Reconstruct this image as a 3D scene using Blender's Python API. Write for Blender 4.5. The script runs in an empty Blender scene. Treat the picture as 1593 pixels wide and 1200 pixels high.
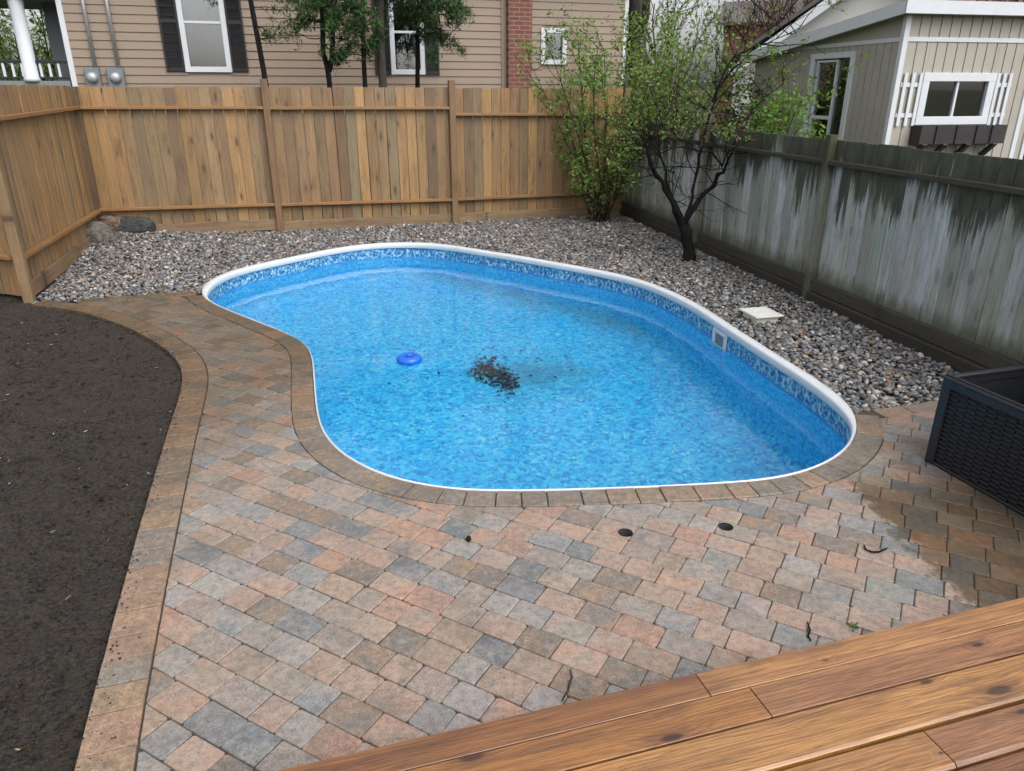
import bpy, bmesh, math, random
import numpy as np
from mathutils import Vector, noise as mnoise

random.seed(7); rng = np.random.default_rng(7)
scene = bpy.context.scene
COL = scene.collection

# ------------------------------------------------------------------ camera, sky, sun, exposure
CAM_H, F_PX, IMG_W, IMG_H = 1.85, 1147.0, 1593.0, 1200.0
PITCH = math.radians(21.9)
cam_d = bpy.data.cameras.new('camera'); cam = bpy.data.objects.new('camera', cam_d); COL.objects.link(cam)
cam.location = (0, 0, CAM_H); cam.rotation_euler = (math.pi / 2 - PITCH, 0, 0)
cam_d.sensor_fit = 'HORIZONTAL'; cam_d.sensor_width = 36.0; cam_d.lens = 36.0 * F_PX / IMG_W
cam_d.clip_start = 0.05; cam_d.clip_end = 4000
scene.camera = cam

SUN_EL, SUN_AZ = math.radians(52), math.radians(140)      # azimuth measured from +Y towards +X
world = bpy.data.worlds.new('World'); scene.world = world; world.use_nodes = True
wn = world.node_tree; wn.nodes.clear()
sky = wn.nodes.new('ShaderNodeTexSky'); sky.sky_type = 'NISHITA'; sky.sun_disc = False
sky.sun_elevation = SUN_EL; sky.sun_rotation = SUN_AZ; sky.air_density = 1.0; sky.dust_density = 4.0; sky.ozone_density = 1.0
hs = wn.nodes.new('ShaderNodeHueSaturation'); hs.inputs['Saturation'].default_value = 0.22
bgn = wn.nodes.new('ShaderNodeBackground'); bgn.inputs['Strength'].default_value = 0.15
wo = wn.nodes.new('ShaderNodeOutputWorld')
tcw = wn.nodes.new('ShaderNodeTexCoord'); cn_ = wn.nodes.new('ShaderNodeTexNoise'); cn_.inputs['Scale'].default_value = 2.6; cn_.inputs['Detail'].default_value = 6; cn_.inputs['Distortion'].default_value = 0.4
mrw = wn.nodes.new('ShaderNodeMapRange'); mrw.inputs[1].default_value = 0.35; mrw.inputs[2].default_value = 0.65; mrw.inputs[3].default_value = 0.68; mrw.inputs[4].default_value = 1.6
vmw = wn.nodes.new('ShaderNodeVectorMath'); vmw.operation = 'SCALE'
wn.links.new(tcw.outputs['Generated'], cn_.inputs['Vector']); wn.links.new(cn_.outputs['Fac'], mrw.inputs[0]); wn.links.new(mrw.outputs[0], vmw.inputs['Scale'])
wn.links.new(sky.outputs[0], hs.inputs['Color']); wn.links.new(hs.outputs[0], vmw.inputs[0]); wn.links.new(vmw.outputs[0], bgn.inputs['Color']); wn.links.new(bgn.outputs[0], wo.inputs[0])
sl = bpy.data.lights.new('sun', 'SUN'); sl.energy = 0.8; sl.angle = math.radians(70); sl.color = (1.0, 0.97, 0.93)
sun = bpy.data.objects.new('sun', sl); COL.objects.link(sun)
sd = Vector((math.sin(SUN_AZ) * math.cos(SUN_EL), math.cos(SUN_AZ) * math.cos(SUN_EL), math.sin(SUN_EL)))
sun.rotation_euler = (-sd).to_track_quat('-Z', 'Y').to_euler(); sun.location = (0, 0, 30)
vs = scene.view_settings; vs.view_transform = 'Standard'; vs.look = 'None'; vs.gamma = 1.0; vs.use_curve_mapping = False; vs.exposure = 0.52
scene.cycles.use_denoising = True; scene.cycles.max_bounces = 8; scene.cycles.transparent_max_bounces = 24
scene.cycles.diffuse_bounces = 3; scene.cycles.glossy_bounces = 3; scene.cycles.caustics_reflective = False; scene.cycles.caustics_refractive = True; scene.cycles.use_adaptive_sampling = True; scene.cycles.adaptive_threshold = 0.02

# ------------------------------------------------------------------ measuring helpers (photo measurements -> places on real planes)
cp, sp = math.cos(PITCH), math.sin(PITCH)
def ray(px, py):
    x = (px - IMG_W / 2) / F_PX; y = (IMG_H / 2 - py) / F_PX
    return np.array([x, cp + y * sp, -sp + y * cp])
def at(px, py, z=0.0):
    d = ray(px, py); t = (z - CAM_H) / d[2]; return np.array([0, 0, CAM_H]) + t * d
def deep(px, py, Y):
    d = ray(px, py); return np.array([0, 0, CAM_H]) + d * (Y / d[1])
def pix(P):
    P = np.asarray(P, float) - np.array([0, 0, CAM_H]); zc = P[..., 1] * cp - P[..., 2] * sp
    return np.stack([IMG_W / 2 + F_PX * P[..., 0] / zc, IMG_H / 2 - F_PX * (P[..., 1] * sp + P[..., 2] * cp) / zc], -1)
def unit(v): v = np.asarray(v, float); return v / np.linalg.norm(v)
Z3 = np.array([0, 0, 1.0])

# ------------------------------------------------------------------ material helpers
class G:
    def __init__(s, name):
        s.m = bpy.data.materials.new(name); s.m.use_nodes = True; s.t = s.m.node_tree; s.t.nodes.clear()
        s.out = s.t.nodes.new('ShaderNodeOutputMaterial')
    def put(s, sock, v):
        if v is None: return
        if hasattr(v, 'is_output'): s.t.links.new(v, sock)
        else:
            if isinstance(v, (tuple, list)) and len(v) == 3 and sock.type == 'RGBA': v = (*v, 1)
            sock.default_value = v
    def node(s, typ, **props):
        n = s.t.nodes.new(typ)
        for k, v in props.items(): setattr(n, k, v)
        return n
    def attr(s, name): n = s.node('ShaderNodeAttribute', attribute_name=name); return n
    def col(s, name='Col'): return s.attr(name).outputs['Color']
    def pos(s): return s.node('ShaderNodeNewGeometry').outputs['Position']
    def rnd(s): return s.node('ShaderNodeObjectInfo').outputs['Random']
    def map(s, vec, scale=(1, 1, 1), rot=(0, 0, 0), loc=(0, 0, 0)):
        n = s.node('ShaderNodeMapping'); s.put(n.inputs['Vector'], vec); n.inputs['Scale'].default_value = scale; n.inputs['Rotation'].default_value = rot; n.inputs['Location'].default_value = loc
        return n.outputs[0]
    def noise(s, vec, scale, detail=4, rough=0.55, w=None, dist=0.0):
        n = s.node('ShaderNodeTexNoise', noise_dimensions='4D' if w is not None else '3D')
        s.put(n.inputs['Vector'], vec); n.inputs['Scale'].default_value = scale; n.inputs['Detail'].default_value = detail
        n.inputs['Roughness'].default_value = rough; n.inputs['Distortion'].default_value = dist
        if w is not None: s.put(n.inputs['W'], w)
        return n.outputs['Fac']
    def voro(s, vec, scale, feature='F1', out='Distance', rand=1.0, w=None, dims=None):
        n = s.node('ShaderNodeTexVoronoi', feature=feature, voronoi_dimensions=dims or ('4D' if w is not None else '3D')); s.put(n.inputs['Vector'], vec); n.inputs['Scale'].default_value = scale
        n.inputs['Randomness'].default_value = rand
        if w is not None: s.put(n.inputs['W'], w)
        return n.outputs[out]
    def math(s, op, a, b=None, c=None, clamp=False):
        n = s.node('ShaderNodeMath', operation=op, use_clamp=clamp); s.put(n.inputs[0], a); s.put(n.inputs[1], b)
        if c is not None: s.put(n.inputs[2], c)
        return n.outputs[0]
    def rng(s, v, a, b, c=0.0, d=1.0, smooth=False):
        n = s.node('ShaderNodeMapRange', interpolation_type='SMOOTHSTEP' if smooth else 'LINEAR'); n.clamp = True
        s.put(n.inputs[0], v)
        for i, x in enumerate((a, b, c, d)): s.put(n.inputs[i + 1], x)
        return n.outputs[0]
    def ramp(s, fac, stops, interp='LINEAR'):
        n = s.node('ShaderNodeValToRGB'); e = n.color_ramp.elements; n.color_ramp.interpolation = interp
        while len(e) < len(stops): e.new(0.5)
        for i, (p, c) in enumerate(stops): e[i].position = p; e[i].color = (*c, 1)
        s.put(n.inputs[0], fac); return n.outputs[0]
    def mix(s, fac, a, b, blend='MIX'):
        n = s.node('ShaderNodeMix', data_type='RGBA', blend_type=blend); s.put(n.inputs[0], fac); s.put(n.inputs[6], a); s.put(n.inputs[7], b); return n.outputs[2]
    def sep(s, vec):
        n = s.node('ShaderNodeSeparateXYZ'); s.put(n.inputs[0], vec); return n.outputs
    def bump(s, h, strength=0.5, dist=0.01, normal=None):
        n = s.node('ShaderNodeBump'); n.inputs['Strength'].default_value = strength; n.inputs['Distance'].default_value = dist; s.put(n.inputs['Height'], h); s.put(n.inputs['Normal'], normal); return n.outputs[0]
    def bsdf(s, base, rough=0.6, normal=None, metal=0.0, spec=0.5, coat=None, coat_rough=0.1):
        n = s.node('ShaderNodeBsdfPrincipled'); s.put(n.inputs['Base Color'], base); s.put(n.inputs['Roughness'], rough); s.put(n.inputs['Normal'], normal)
        s.put(n.inputs['Metallic'], metal); s.put(n.inputs['Specular IOR Level'], spec)
        if coat is not None: s.put(n.inputs['Coat Weight'], coat); s.put(n.inputs['Coat Roughness'], coat_rough)
        return n.outputs[0]
    def done(s, shader): s.t.links.new(shader, s.out.inputs['Surface']); return s.m
def plain(name, c, rough=0.6, metal=0.0, var=0.12, scale=12.0, bump=0.0, spec=0.5):
    g = G(name); p = g.pos(); n = g.noise(p, scale, 5, 0.6)
    f = g.rng(n, 0.25, 0.75, 1 - var, 1 + var)
    base = g.mix(1.0, c, g.node('ShaderNodeCombineColor').outputs[0], 'MULTIPLY')
    cc = g.t.nodes[-1]
    cn = [x for x in g.t.nodes if x.bl_idname == 'ShaderNodeCombineColor'][0]
    for i in range(3): g.t.links.new(f, cn.inputs[i])
    nb = g.bump(n, bump, 0.01) if bump else None
    return g.done(g.bsdf(base, g.rng(n, 0.2, 0.8, rough - 0.08, rough + 0.08), nb, metal, spec))

# ------------------------------------------------------------------ mesh helpers
class MB:
    def __init__(s): s.v = []; s.f = []; s.c = []; s.t = []; s.sm = []
    def add(s, verts, faces, col=(1, 1, 1), tc=None, smooth=False):
        b = len(s.v); s.v += [tuple(map(float, p)) for p in verts]; s.f += [tuple(b + i for i in f) for f in faces]
        s.c += [tuple(col)] * len(verts); s.t += list(tc) if tc is not None else [(0, 0, 0)] * len(verts); s.sm += [smooth] * len(faces); return s
    # prism with chamfered long edges; axes a (long), b, c; half sizes
    def beam(s, ctr, a, b, c, ha, hb, hc, bev=0.004, col=(1, 1, 1), smooth=False):
        ctr = np.asarray(ctr, float); a, b, c = map(lambda q: np.asarray(q, float), (a, b, c))
        e = min(bev, hb * 0.6, hc * 0.6)
        prof = [(-hb, -hc + e), (-hb, hc - e), (-hb + e, hc), (hb - e, hc), (hb, hc - e), (hb, -hc + e), (hb - e, -hc), (-hb + e, -hc)]
        V = []; T = []
        for sa in (-ha, ha):
            for (x, y) in prof: V.append(ctr + a * sa + b * x + c * y); T.append((sa, x, y))
        F = [(i, (i + 1) % 8, 8 + (i + 1) % 8, 8 + i) for i in range(8)] + [tuple(range(7, -1, -1)), tuple(range(8, 16))]
        if np.dot(np.cross(b, c), a) > 0: F = [tuple(reversed(f)) for f in F]
        return s.add(V, F, col, T, smooth)
    def tube(s, pts, radii, n=6, col=(1, 1, 1), caps=True, smooth=True):
        pts = [np.asarray(p, float) for p in pts]; V = []; T = []; L = 0
        ref = np.array([0.3, 0.2, 0.93])
        for i, p in enumerate(pts):
            d = unit(pts[min(i + 1, len(pts) - 1)] - pts[max(i - 1, 0)])
            x = np.cross(d, ref); x = unit(x) if np.linalg.norm(x) > 1e-4 else unit(np.cross(d, [1, 0, 0])); y = np.cross(d, x)
            if i: L += np.linalg.norm(p - pts[i - 1])
            for k in range(n):
                a = 2 * math.pi * k / n; V.append(p + radii[i] * (math.cos(a) * x + math.sin(a) * y)); T.append((L, radii[i] * math.cos(a), radii[i] * math.sin(a)))
        F = []
        for i in range(len(pts) - 1):
            for k in range(n): F.append((i * n + k, i * n + (k + 1) % n, (i + 1) * n + (k + 1) % n, (i + 1) * n + k))
        if caps: F += [tuple(range(n - 1, -1, -1)), tuple((len(pts) - 1) * n + k for k in range(n))]
        return s.add(V, F, col, T, smooth)
    def lathe(s, ctr, prof, n=24, axis=Z3, col=(1, 1, 1), smooth=True):
        axis = unit(axis); x = unit(np.cross(axis, [0.0, 1.0, 0.1])); y = np.cross(axis, x); V = []
        for (r, h) in prof:
            for k in range(n):
                a = 2 * math.pi * k / n; V.append(np.asarray(ctr) + axis * h + r * (math.cos(a) * x + math.sin(a) * y))
        m = len(prof); F = [(i * n + k, i * n + (k + 1) % n, (i + 1) * n + (k + 1) % n, (i + 1) * n + k) for i in range(m - 1) for k in range(n)]
        F += [tuple(range(n - 1, -1, -1)), tuple((m - 1) * n + k for k in range(n))]
        return s.add(V, F, col, None, smooth)
    def build(s, name, mat, parent=None, **tags):
        return mk(name, np.array(s.v), s.f, mat, parent, np.array(s.c), np.array(s.t), s.sm, **tags)
ROOT = {}
def root_of(o):
    while o.parent is not None: o = o.parent
    return o
def tag(o, label=None, category=None, group=None, kind=None):
    if label: o['label'] = label
    if category: o['category'] = category
    if group: o['group'] = group
    if kind: o['kind'] = kind
    return o
def mk(name, V, F, mat, parent=None, C=None, T=None, SM=None, origin=None, **tags):
    """links one mesh object; V is in world coordinates"""
    V = np.asarray(V, float).reshape(-1, 3)
    if parent is not None: org = np.array(ROOT[root_of(parent).name])
    else: org = np.zeros(3) if origin is None else np.asarray(origin, float)
    me = bpy.data.meshes.new(name)
    L = V - org
    if isinstance(F, np.ndarray):
        nf, k = F.shape
        me.vertices.add(len(L)); me.vertices.foreach_set('co', L.astype(np.float32).ravel())
        me.loops.add(nf * k); me.loops.foreach_set('vertex_index', F.astype(np.int32).ravel())
        me.polygons.add(nf); me.polygons.foreach_set('loop_start', np.arange(0, nf * k, k, dtype=np.int32))
        me.update(calc_edges=True)
    else: me.from_pydata(L.tolist(), [], F)
    if C is not None and len(C) == len(V):
        a = me.color_attributes.new('Col', 'FLOAT_COLOR', 'POINT'); a.data.foreach_set('color', np.concatenate([np.asarray(C, np.float32)[:, :3], np.ones((len(V), 1), np.float32)], 1).ravel())
    if T is not None and len(T) == len(V):
        a = me.attributes.new('tc', 'FLOAT_VECTOR', 'POINT'); a.data.foreach_set('vector', np.asarray(T, np.float32).ravel())
    if SM is not None:
        me.polygons.foreach_set('use_smooth', (np.full(len(me.polygons), bool(SM)) if isinstance(SM, bool) else np.array(SM, bool)))
    me.materials.append(mat); me.update()
    o = bpy.data.objects.new(name, me); COL.objects.link(o)
    if parent is not None: o.parent = parent
    else: o.location = org; ROOT[o.name] = tuple(org)
    return tag(o, **tags)
def thing(name, loc, **tags):
    o = bpy.data.objects.new(name, None); COL.objects.link(o); o.location = tuple(map(float, loc)); o.empty_display_size = 0.2; ROOT[o.name] = tuple(map(float, loc))
    return tag(o, **tags)
class Frame:                                   # a vertical wall plane: u along, n towards the viewer's side, z up
    def __init__(s, P, d, out): s.P = np.array([P[0], P[1], 0.0]); s.d = unit([d[0], d[1], 0]); s.n = unit([out[0], out[1], 0])
    def __call__(s, u, n, z): return s.P + s.d * u + s.n * n + Z3 * z
    def box(s, mb, u0, u1, n0, n1, z0, z1, bev=0.004, col=(1, 1, 1), long='z'):
        ctr = s((u0 + u1) / 2, (n0 + n1) / 2, (z0 + z1) / 2); hu, hn, hz = abs(u1 - u0) / 2, abs(n1 - n0) / 2, abs(z1 - z0) / 2
        if long == 'z': mb.beam(ctr, Z3, s.d, s.n, hz, hu, hn, bev, col)
        elif long == 'u': mb.beam(ctr, s.d, s.n, Z3, hu, hn, hz, bev, col)
        else: mb.beam(ctr, s.n, s.d, Z3, hn, hu, hz, bev, col)
        return mb
def one(frame, *a, **k): return frame.box(MB(), *a, **k)
def inside(poly, pts):
    poly = np.asarray(poly)[:, :2]; x, y = pts[:, 0], pts[:, 1]; r = np.zeros(len(pts), bool)
    if len(pts) < 60:
        q = np.roll(poly, 1, 0); yi, yj = poly[:, 1][:, None], q[:, 1][:, None]; xi, xj = poly[:, 0][:, None], q[:, 0][:, None]; dy = np.where(yi == yj, 1e-12, yj - yi)
        return (np.sum(((yi > y) != (yj > y)) & (x < (xj - xi) * (y - yi) / dy + xi), 0) % 2).astype(bool)
    j = len(poly) - 1
    for i in range(len(poly)):
        xi, yi = poly[i]; xj, yj = poly[j]
        if yi != yj:
            c = ((yi > y) != (yj > y)) & (x < (xj - xi) * (y - yi) / (yj - yi) + xi); r ^= c
        j = i
    return r
def jit(c, a, rr=random):
    k = 1 + rr.uniform(-a, a); return tuple(max(0.0, x * k * (1 + rr.uniform(-a, a) * 0.25)) for x in c)
def resample(P, step, closed=False):
    P = np.asarray(P, float); Q = np.vstack([P, P[:1]]) if closed else P
    s = np.concatenate([[0], np.cumsum(np.linalg.norm(np.diff(Q, axis=0), axis=1))]); n = max(3, int(round(s[-1] / step)))
    t = np.linspace(0, s[-1], n + 1); R = np.stack([np.interp(t, s, Q[:, i]) for i in range(Q.shape[1])], 1)
    return R[:-1] if closed else R
def smooth_curve(P, it, closed=False):
    P = np.asarray(P, float).copy()
    for _ in range(it):
        if closed: P = 0.5 * P + 0.25 * (np.roll(P, 1, 0) + np.roll(P, -1, 0))
        else: P[1:-1] = 0.5 * P[1:-1] + 0.25 * (P[2:] + P[:-2])
    return P
def normals2(P, closed=False):
    d = (np.roll(P, -1, 0) - np.roll(P, 1, 0)) if closed else np.gradient(P, axis=0)
    d = d[:, :2] / np.linalg.norm(d[:, :2], axis=1, keepdims=True); return np.stack([-d[:, 1], d[:, 0]], 1)

# ------------------------------------------------------------------ materials
def wood_mat(name, rough=0.6, knots=0.55, grain=0.35, dark=(0.05, 0.03, 0.02), stain=0.0, wet=0.0, bumpk=0.35, weather=None, rings=0.3, pale=(0.45, 0.30, 0.16), kscale=(1.9, 5.5), ksize=0.13):
    g = G(name); tc = g.attr('tc').outputs['Vector']; w = g.math('MULTIPLY', g.rnd(), 40.0); base = g.col(); tx, ty, tz = g.sep(tc)
    kx = g.node('ShaderNodeCombineXYZ'); g.put(kx.inputs[0], g.math('ADD', g.math('MULTIPLY', tx, kscale[0]), g.math('MULTIPLY', w, 3.7))); g.put(kx.inputs[1], g.math('ADD', g.math('MULTIPLY', ty, kscale[1]), g.math('MULTIPLY', w, 1.3)))
    kv = g.voro(kx.outputs[0], 1.0, dims='2D')
    kr = g.sep(g.voro(kx.outputs[0], 1.0, dims='2D', out='Color'))[0]; kv = g.math('DIVIDE', kv, g.math('MULTIPLY_ADD', g.math('POWER', kr, 2.0), 1.25, 0.18)); near = g.rng(kv, 0.0, 0.3, 1, 0, True)
    low = g.noise(g.map(tc, (1.4, 9, 9)), 1.0, 3, 0.5, w)
    ph = g.math('ADD', g.math('MULTIPLY', ty, 250.0), g.math('ADD', g.math('ADD', g.math('MULTIPLY', low, 24.0), g.math('MULTIPLY', g.noise(g.map(tc, (2.2, 26, 26)), 1.0, 4, 0.6, g.math('ADD', w, 5.0)), 13.0)), g.math('MULTIPLY', near, 7.0)))
    ringv = g.math('POWER', g.math('ABSOLUTE', g.math('SINE', ph)), 2.2)
    gr = g.noise(g.map(tc, (1.8, 48, 48)), 1.0, 7, 0.68, w, 0.35)
    gr2 = g.noise(g.map(tc, (8, 240, 240)), 1.0, 4, 0.7, w)
    c = g.mix(g.rng(gr, 0.40, 0.68, 0, grain), base, g.mix(0.75, base, dark))
    br = g.noise(g.map(tc, (1.1, 3, 3)), 1.0, 3, 0.5, g.math('ADD', w, 7.0))
    c = g.mix(g.rng(br, 0.48, 0.75, 0, 0.4), c, g.mix(0.55, c, pale))
    c = g.mix(g.math('MULTIPLY', ringv, g.rng(low, 0.3, 0.6, rings * 0.35, rings)), c, g.mix(0.8, c, dark))
    c = g.mix(g.rng(gr2, 0.48, 0.72, 0, grain * 0.9), c, g.mix(0.8, c, dark))
    if stain:
        st = g.noise(g.map(tc, (1.1, 4.2, 4.2)), 2.0, 6, 0.7, g.math('ADD', w, 3.0)); c = g.mix(g.rng(st, 0.50, 0.70, 0, stain, True), c, g.mix(0.75, c, dark))
    kn = g.rng(g.math('ADD', kv, g.math('MULTIPLY', gr, 0.10)), 0.05 + ksize * 0.45, 0.05 + ksize, knots, 0, True)
    c = g.mix(g.math('MULTIPLY', g.rng(kv, ksize, ksize * 2.6, 0.45, 0, True), knots), c, g.mix(0.55, c, dark))
    c = g.mix(kn, c, g.mix(0.85, c, dark))
    if weather: c = weather(g, c, tc, w)
    rg = g.rng(gr, 0.2, 0.8, rough - 0.12, rough + 0.12)
    h = g.math('ADD', g.math('MULTIPLY', gr, -0.6), g.math('ADD', g.math('MULTIPLY', gr2, -0.35), g.math('MULTIPLY', ringv, -0.2)))
    return g.done(g.bsdf(c, rg, g.bump(h, bumpk, 0.006), spec=0.5, coat=wet if wet else None, coat_rough=0.22))
M_CEDAR = wood_mat('cedar_wood', 0.62, 0.9, 0.62, (0.06, 0.035, 0.02), 0.6, rings=0.25, ksize=0.09, kscale=(1.6, 5.0))
M_RAIL = wood_mat('cedar_rail_wood', 0.5, 0.3, 0.35, (0.08, 0.04, 0.02), 0.25)
def mould(g, c, tc, w):
    p = g.pos(); z = g.sep(p)[2]
    lb = g.rng(g.math('FRACT', g.math('MULTIPLY', w, 3.17)), 0, 1, -0.16, 0.24)
    streak = g.noise(g.map(tc, (2.2, 30, 30)), 1.0, 7, 0.72, g.math('ADD', w, 11.0)); patch = g.noise(g.map(tc, (3.5, 9, 9)), 1.0, 5, 0.65, g.math('ADD', w, 21.0))
    big = g.noise(g.map(p, (0.7, 0.7, 0.35)), 1.6, 3, 0.5)
    # black-green mould creeps down from the wet top edge, board by board, and a little up from the foot
    lim = g.math('ADD', g.math('ADD', lb, g.math('MULTIPLY', g.math('SUBTRACT', 0.5, streak), 1.15)), g.rng(big, 0.3, 0.7, 0.22, -0.24))
    top = g.rng(g.math('SUBTRACT', z, g.math('ADD', lim, 1.0)), -0.10, 0.10, 0, 0.93, True)
    foot = g.rng(g.math('SUBTRACT', g.math('ADD', 0.16, g.math('MULTIPLY', patch, 0.26)), z), -0.08, 0.1, 0, 0.75, True)
    c = g.mix(g.rng(patch, 0.45, 0.66, 0, 0.5), c, (0.24, 0.27, 0.21)); c = g.mix(g.rng(streak, 0.54, 0.68, 0, 0.5), c, (0.13, 0.14, 0.11))
    c = g.mix(top, c, g.mix(g.rng(patch, 0.4, 0.62), (0.020, 0.021, 0.010), (0.066, 0.070, 0.032)))
    return g.mix(foot, c, (0.06, 0.072, 0.03))
M_OLD = wood_mat('weathered_wood', 0.7, 0.5, 0.55, (0.03, 0.03, 0.026), 0.3, weather=mould, pale=(0.5, 0.5, 0.45))
M_OLDBASE = wood_mat('rotten_base_wood', 0.75, 0.3, 0.5, (0.012, 0.011, 0.009), 0.5, pale=(0.10, 0.09, 0.07))
M_DECK = wood_mat('stained_deck_wood', 0.34, 0.95, 0.85, (0.028, 0.012, 0.014), 0.7, wet=0.5, bumpk=0.45, rings=0.4, pale=(0.58, 0.30, 0.10), kscale=(1.7, 4.2), ksize=0.075)

def paver_mat():
    g = G('tumbled_concrete_paver'); p = g.pos(); c1 = g.col('Col'); c2 = g.col('Col2'); x, y, _ = g.sep(p)
    blend = g.noise(p, 9.0, 4, 0.6)
    c = g.mix(g.rng(blend, 0.36, 0.62, 0, 1, True), c1, c2)
    sp_ = g.noise(p, 170.0, 4, 0.75); c = g.mix(g.rng(sp_, 0.45, 0.66, 0.0, 0.42), c, g.mix(0.55, c, (0.60, 0.56, 0.50))); c = g.mix(g.rng(sp_, 0.48, 0.34, 0, 0.6), c, g.mix(0.6, c, (0.05, 0.05, 0.05))); mot = g.noise(p, 34.0, 5, 0.7); c = g.mix(g.rng(mot, 0.48, 0.66, 0, 0.7), c, g.mix(0.6, c, (0.06, 0.055, 0.05))); c = g.mix(g.rng(mot, 0.47, 0.32, 0, 0.55), c, g.mix(0.45, c, (0.50, 0.45, 0.41)))
    dk = g.noise(p, 330.0, 2, 0.6); c = g.mix(g.rng(dk, 0.58, 0.7, 0, 0.5), c, (0.06, 0.055, 0.05))
    pit = g.voro(p, 30.0); pitm = g.rng(pit, 0.05, 0.12, 1, 0, True); c = g.mix(g.math('MULTIPLY', pitm, 0.75), c, (0.035, 0.03, 0.026))
    blot = g.noise(p, 3.1, 5, 0.6); c = g.mix(g.rng(blot, 0.5, 0.7, 0, 0.5, True), c, g.mix(0.6, c, (0.06, 0.055, 0.045)))
    # standing water film beside the storage box, and pavers coloured darker and browner to the right of it
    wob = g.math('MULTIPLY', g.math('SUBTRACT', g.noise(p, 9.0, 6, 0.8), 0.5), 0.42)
    edge = g.math('ADD', g.math('SUBTRACT', x, g.math('MULTIPLY_ADD', y, -0.09, 1.985)), wob)        # >0: darker side
    right_dark = g.math('MULTIPLY', g.rng(edge, -0.03, 0.03, 0, 1, True), g.rng(y, 3.55, 3.1, 0, 1, True))
    left_damp = g.rng(g.math('ADD', g.math('SUBTRACT', g.math('MULTIPLY', y, 0.5), x), g.math('MULTIPLY', wob, 2.0)), 2.7, 4.3, 0, 0.9, True)  # damp, browner pavers towards the far left
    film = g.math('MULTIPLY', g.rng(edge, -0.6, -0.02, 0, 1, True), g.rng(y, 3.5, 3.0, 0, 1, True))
    film = g.math('MULTIPLY', film, g.math('SUBTRACT', 1.0, right_dark))
    c = g.mix(right_dark, c, g.mix(1.0, c, (0.42, 0.36, 0.27), 'MULTIPLY'))
    c = g.mix(left_damp, c, g.mix(1.0, c, (0.50, 0.45, 0.36), 'MULTIPLY'))
    r = g.rng(blend, 0.3, 0.7, 0.42, 0.58); r = g.math('SUBTRACT', r, g.math('MULTIPLY', film, 0.27)); r = g.math('ADD', r, g.math('MULTIPLY', right_dark, 0.02))
    h = g.math('ADD', g.math('MULTIPLY', sp_, 0.5), g.math('ADD', g.math('MULTIPLY', blend, 1.4), g.math('MULTIPLY', pitm, -1.2)))
    nb = g.bump(h, 0.35, 0.006)
    coat = g.math('MULTIPLY', film, 1.0)
    return g.done(g.bsdf(c, r, nb, spec=0.45, coat=coat, coat_rough=0.08))
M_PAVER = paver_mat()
M_SAND = plain('joint_sand', (0.055, 0.046, 0.037), 0.9, var=0.3, scale=60, bump=0.4)

def soil_mat():
    g = G('wet_dark_soil'); p = g.pos(); a = g.noise(p, 2.2, 5, 0.6); b = g.noise(p, 55, 6, 0.8); d = g.voro(p, 90.0)
    c = g.ramp(a, [(0.25, (0.028, 0.025, 0.023)), (0.55, (0.044, 0.039, 0.035)), (0.8, (0.064, 0.052, 0.043))])
    c = g.mix(g.rng(b, 0.47, 0.64, 0, 0.9), c, (0.11, 0.085, 0.062)); c = g.mix(g.rng(b, 0.47, 0.38, 0, 0.9), c, (0.007, 0.006, 0.006)); c = g.mix(g.rng(g.noise(p, 9, 4, 0.6), 0.52, 0.7, 0, 0.5), c, (0.05, 0.033, 0.022)); c = g.mix(g.rng(g.noise(p, 240, 2, 0.5), 0.62, 0.70, 0, 0.7), c, (0.22, 0.175, 0.12))
    return g.done(g.bsdf(c, g.rng(a, 0.3, 0.7, 0.62, 0.85), g.bump(g.math('ADD', b, g.math('MULTIPLY', d, 0.6)), 1.0, 0.03), spec=0.25))
M_SOIL = soil_mat()
def pebble_mat():
    g = G('river_pebbles'); p = g.pos(); c = g.col(); n = g.noise(p, 90, 4, 0.65); c = g.mix(g.rng(n, 0.35, 0.7, 0, 0.45), c, g.mix(0.6, c, (0.02, 0.02, 0.02)))
    return g.done(g.bsdf(c, g.rng(n, 0.3, 0.7, 0.32, 0.6), g.bump(n, 0.2, 0.004), spec=0.5))
M_PEBBLE = pebble_mat()
M_GBASE = plain('gravel_bed', (0.045, 0.042, 0.038), 0.9, var=0.4, scale=50, bump=0.5)
def rock_mat():
    g = G('boulder_stone'); p = g.pos(); c = g.col(); n = g.noise(p, 14, 7, 0.65, dist=0.6); s_ = g.noise(g.map(p, (6, 6, 40)), 1.0, 4, 0.6)
    c = g.mix(g.rng(n, 0.42, 0.62, 0, 0.85), c, g.mix(0.8, c, (0.02, 0.019, 0.018))); c = g.mix(g.rng(s_, 0.5, 0.7, 0, 0.45), c, g.mix(0.5, c, (0.4, 0.37, 0.32)))
    return g.done(g.bsdf(c, 0.45, g.bump(g.math('ADD', n, s_), 1.0, 0.05)))
M_ROCK = rock_mat()
def ground_mat():
    g = G('spring_lawn_and_earth'); p = g.pos(); a = g.noise(p, 0.6, 5, 0.6); b = g.noise(p, 30, 4, 0.7)
    c = g.mix(g.rng(a, 0.4, 0.6), (0.035, 0.055, 0.018), (0.05, 0.04, 0.028)); c = g.mix(g.rng(b, 0.4, 0.7, 0, 0.6), c, (0.07, 0.08, 0.03))
    return g.done(g.bsdf(c, 0.9, g.bump(b, 0.6, 0.03), spec=0.2))
M_GROUND = ground_mat()

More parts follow.
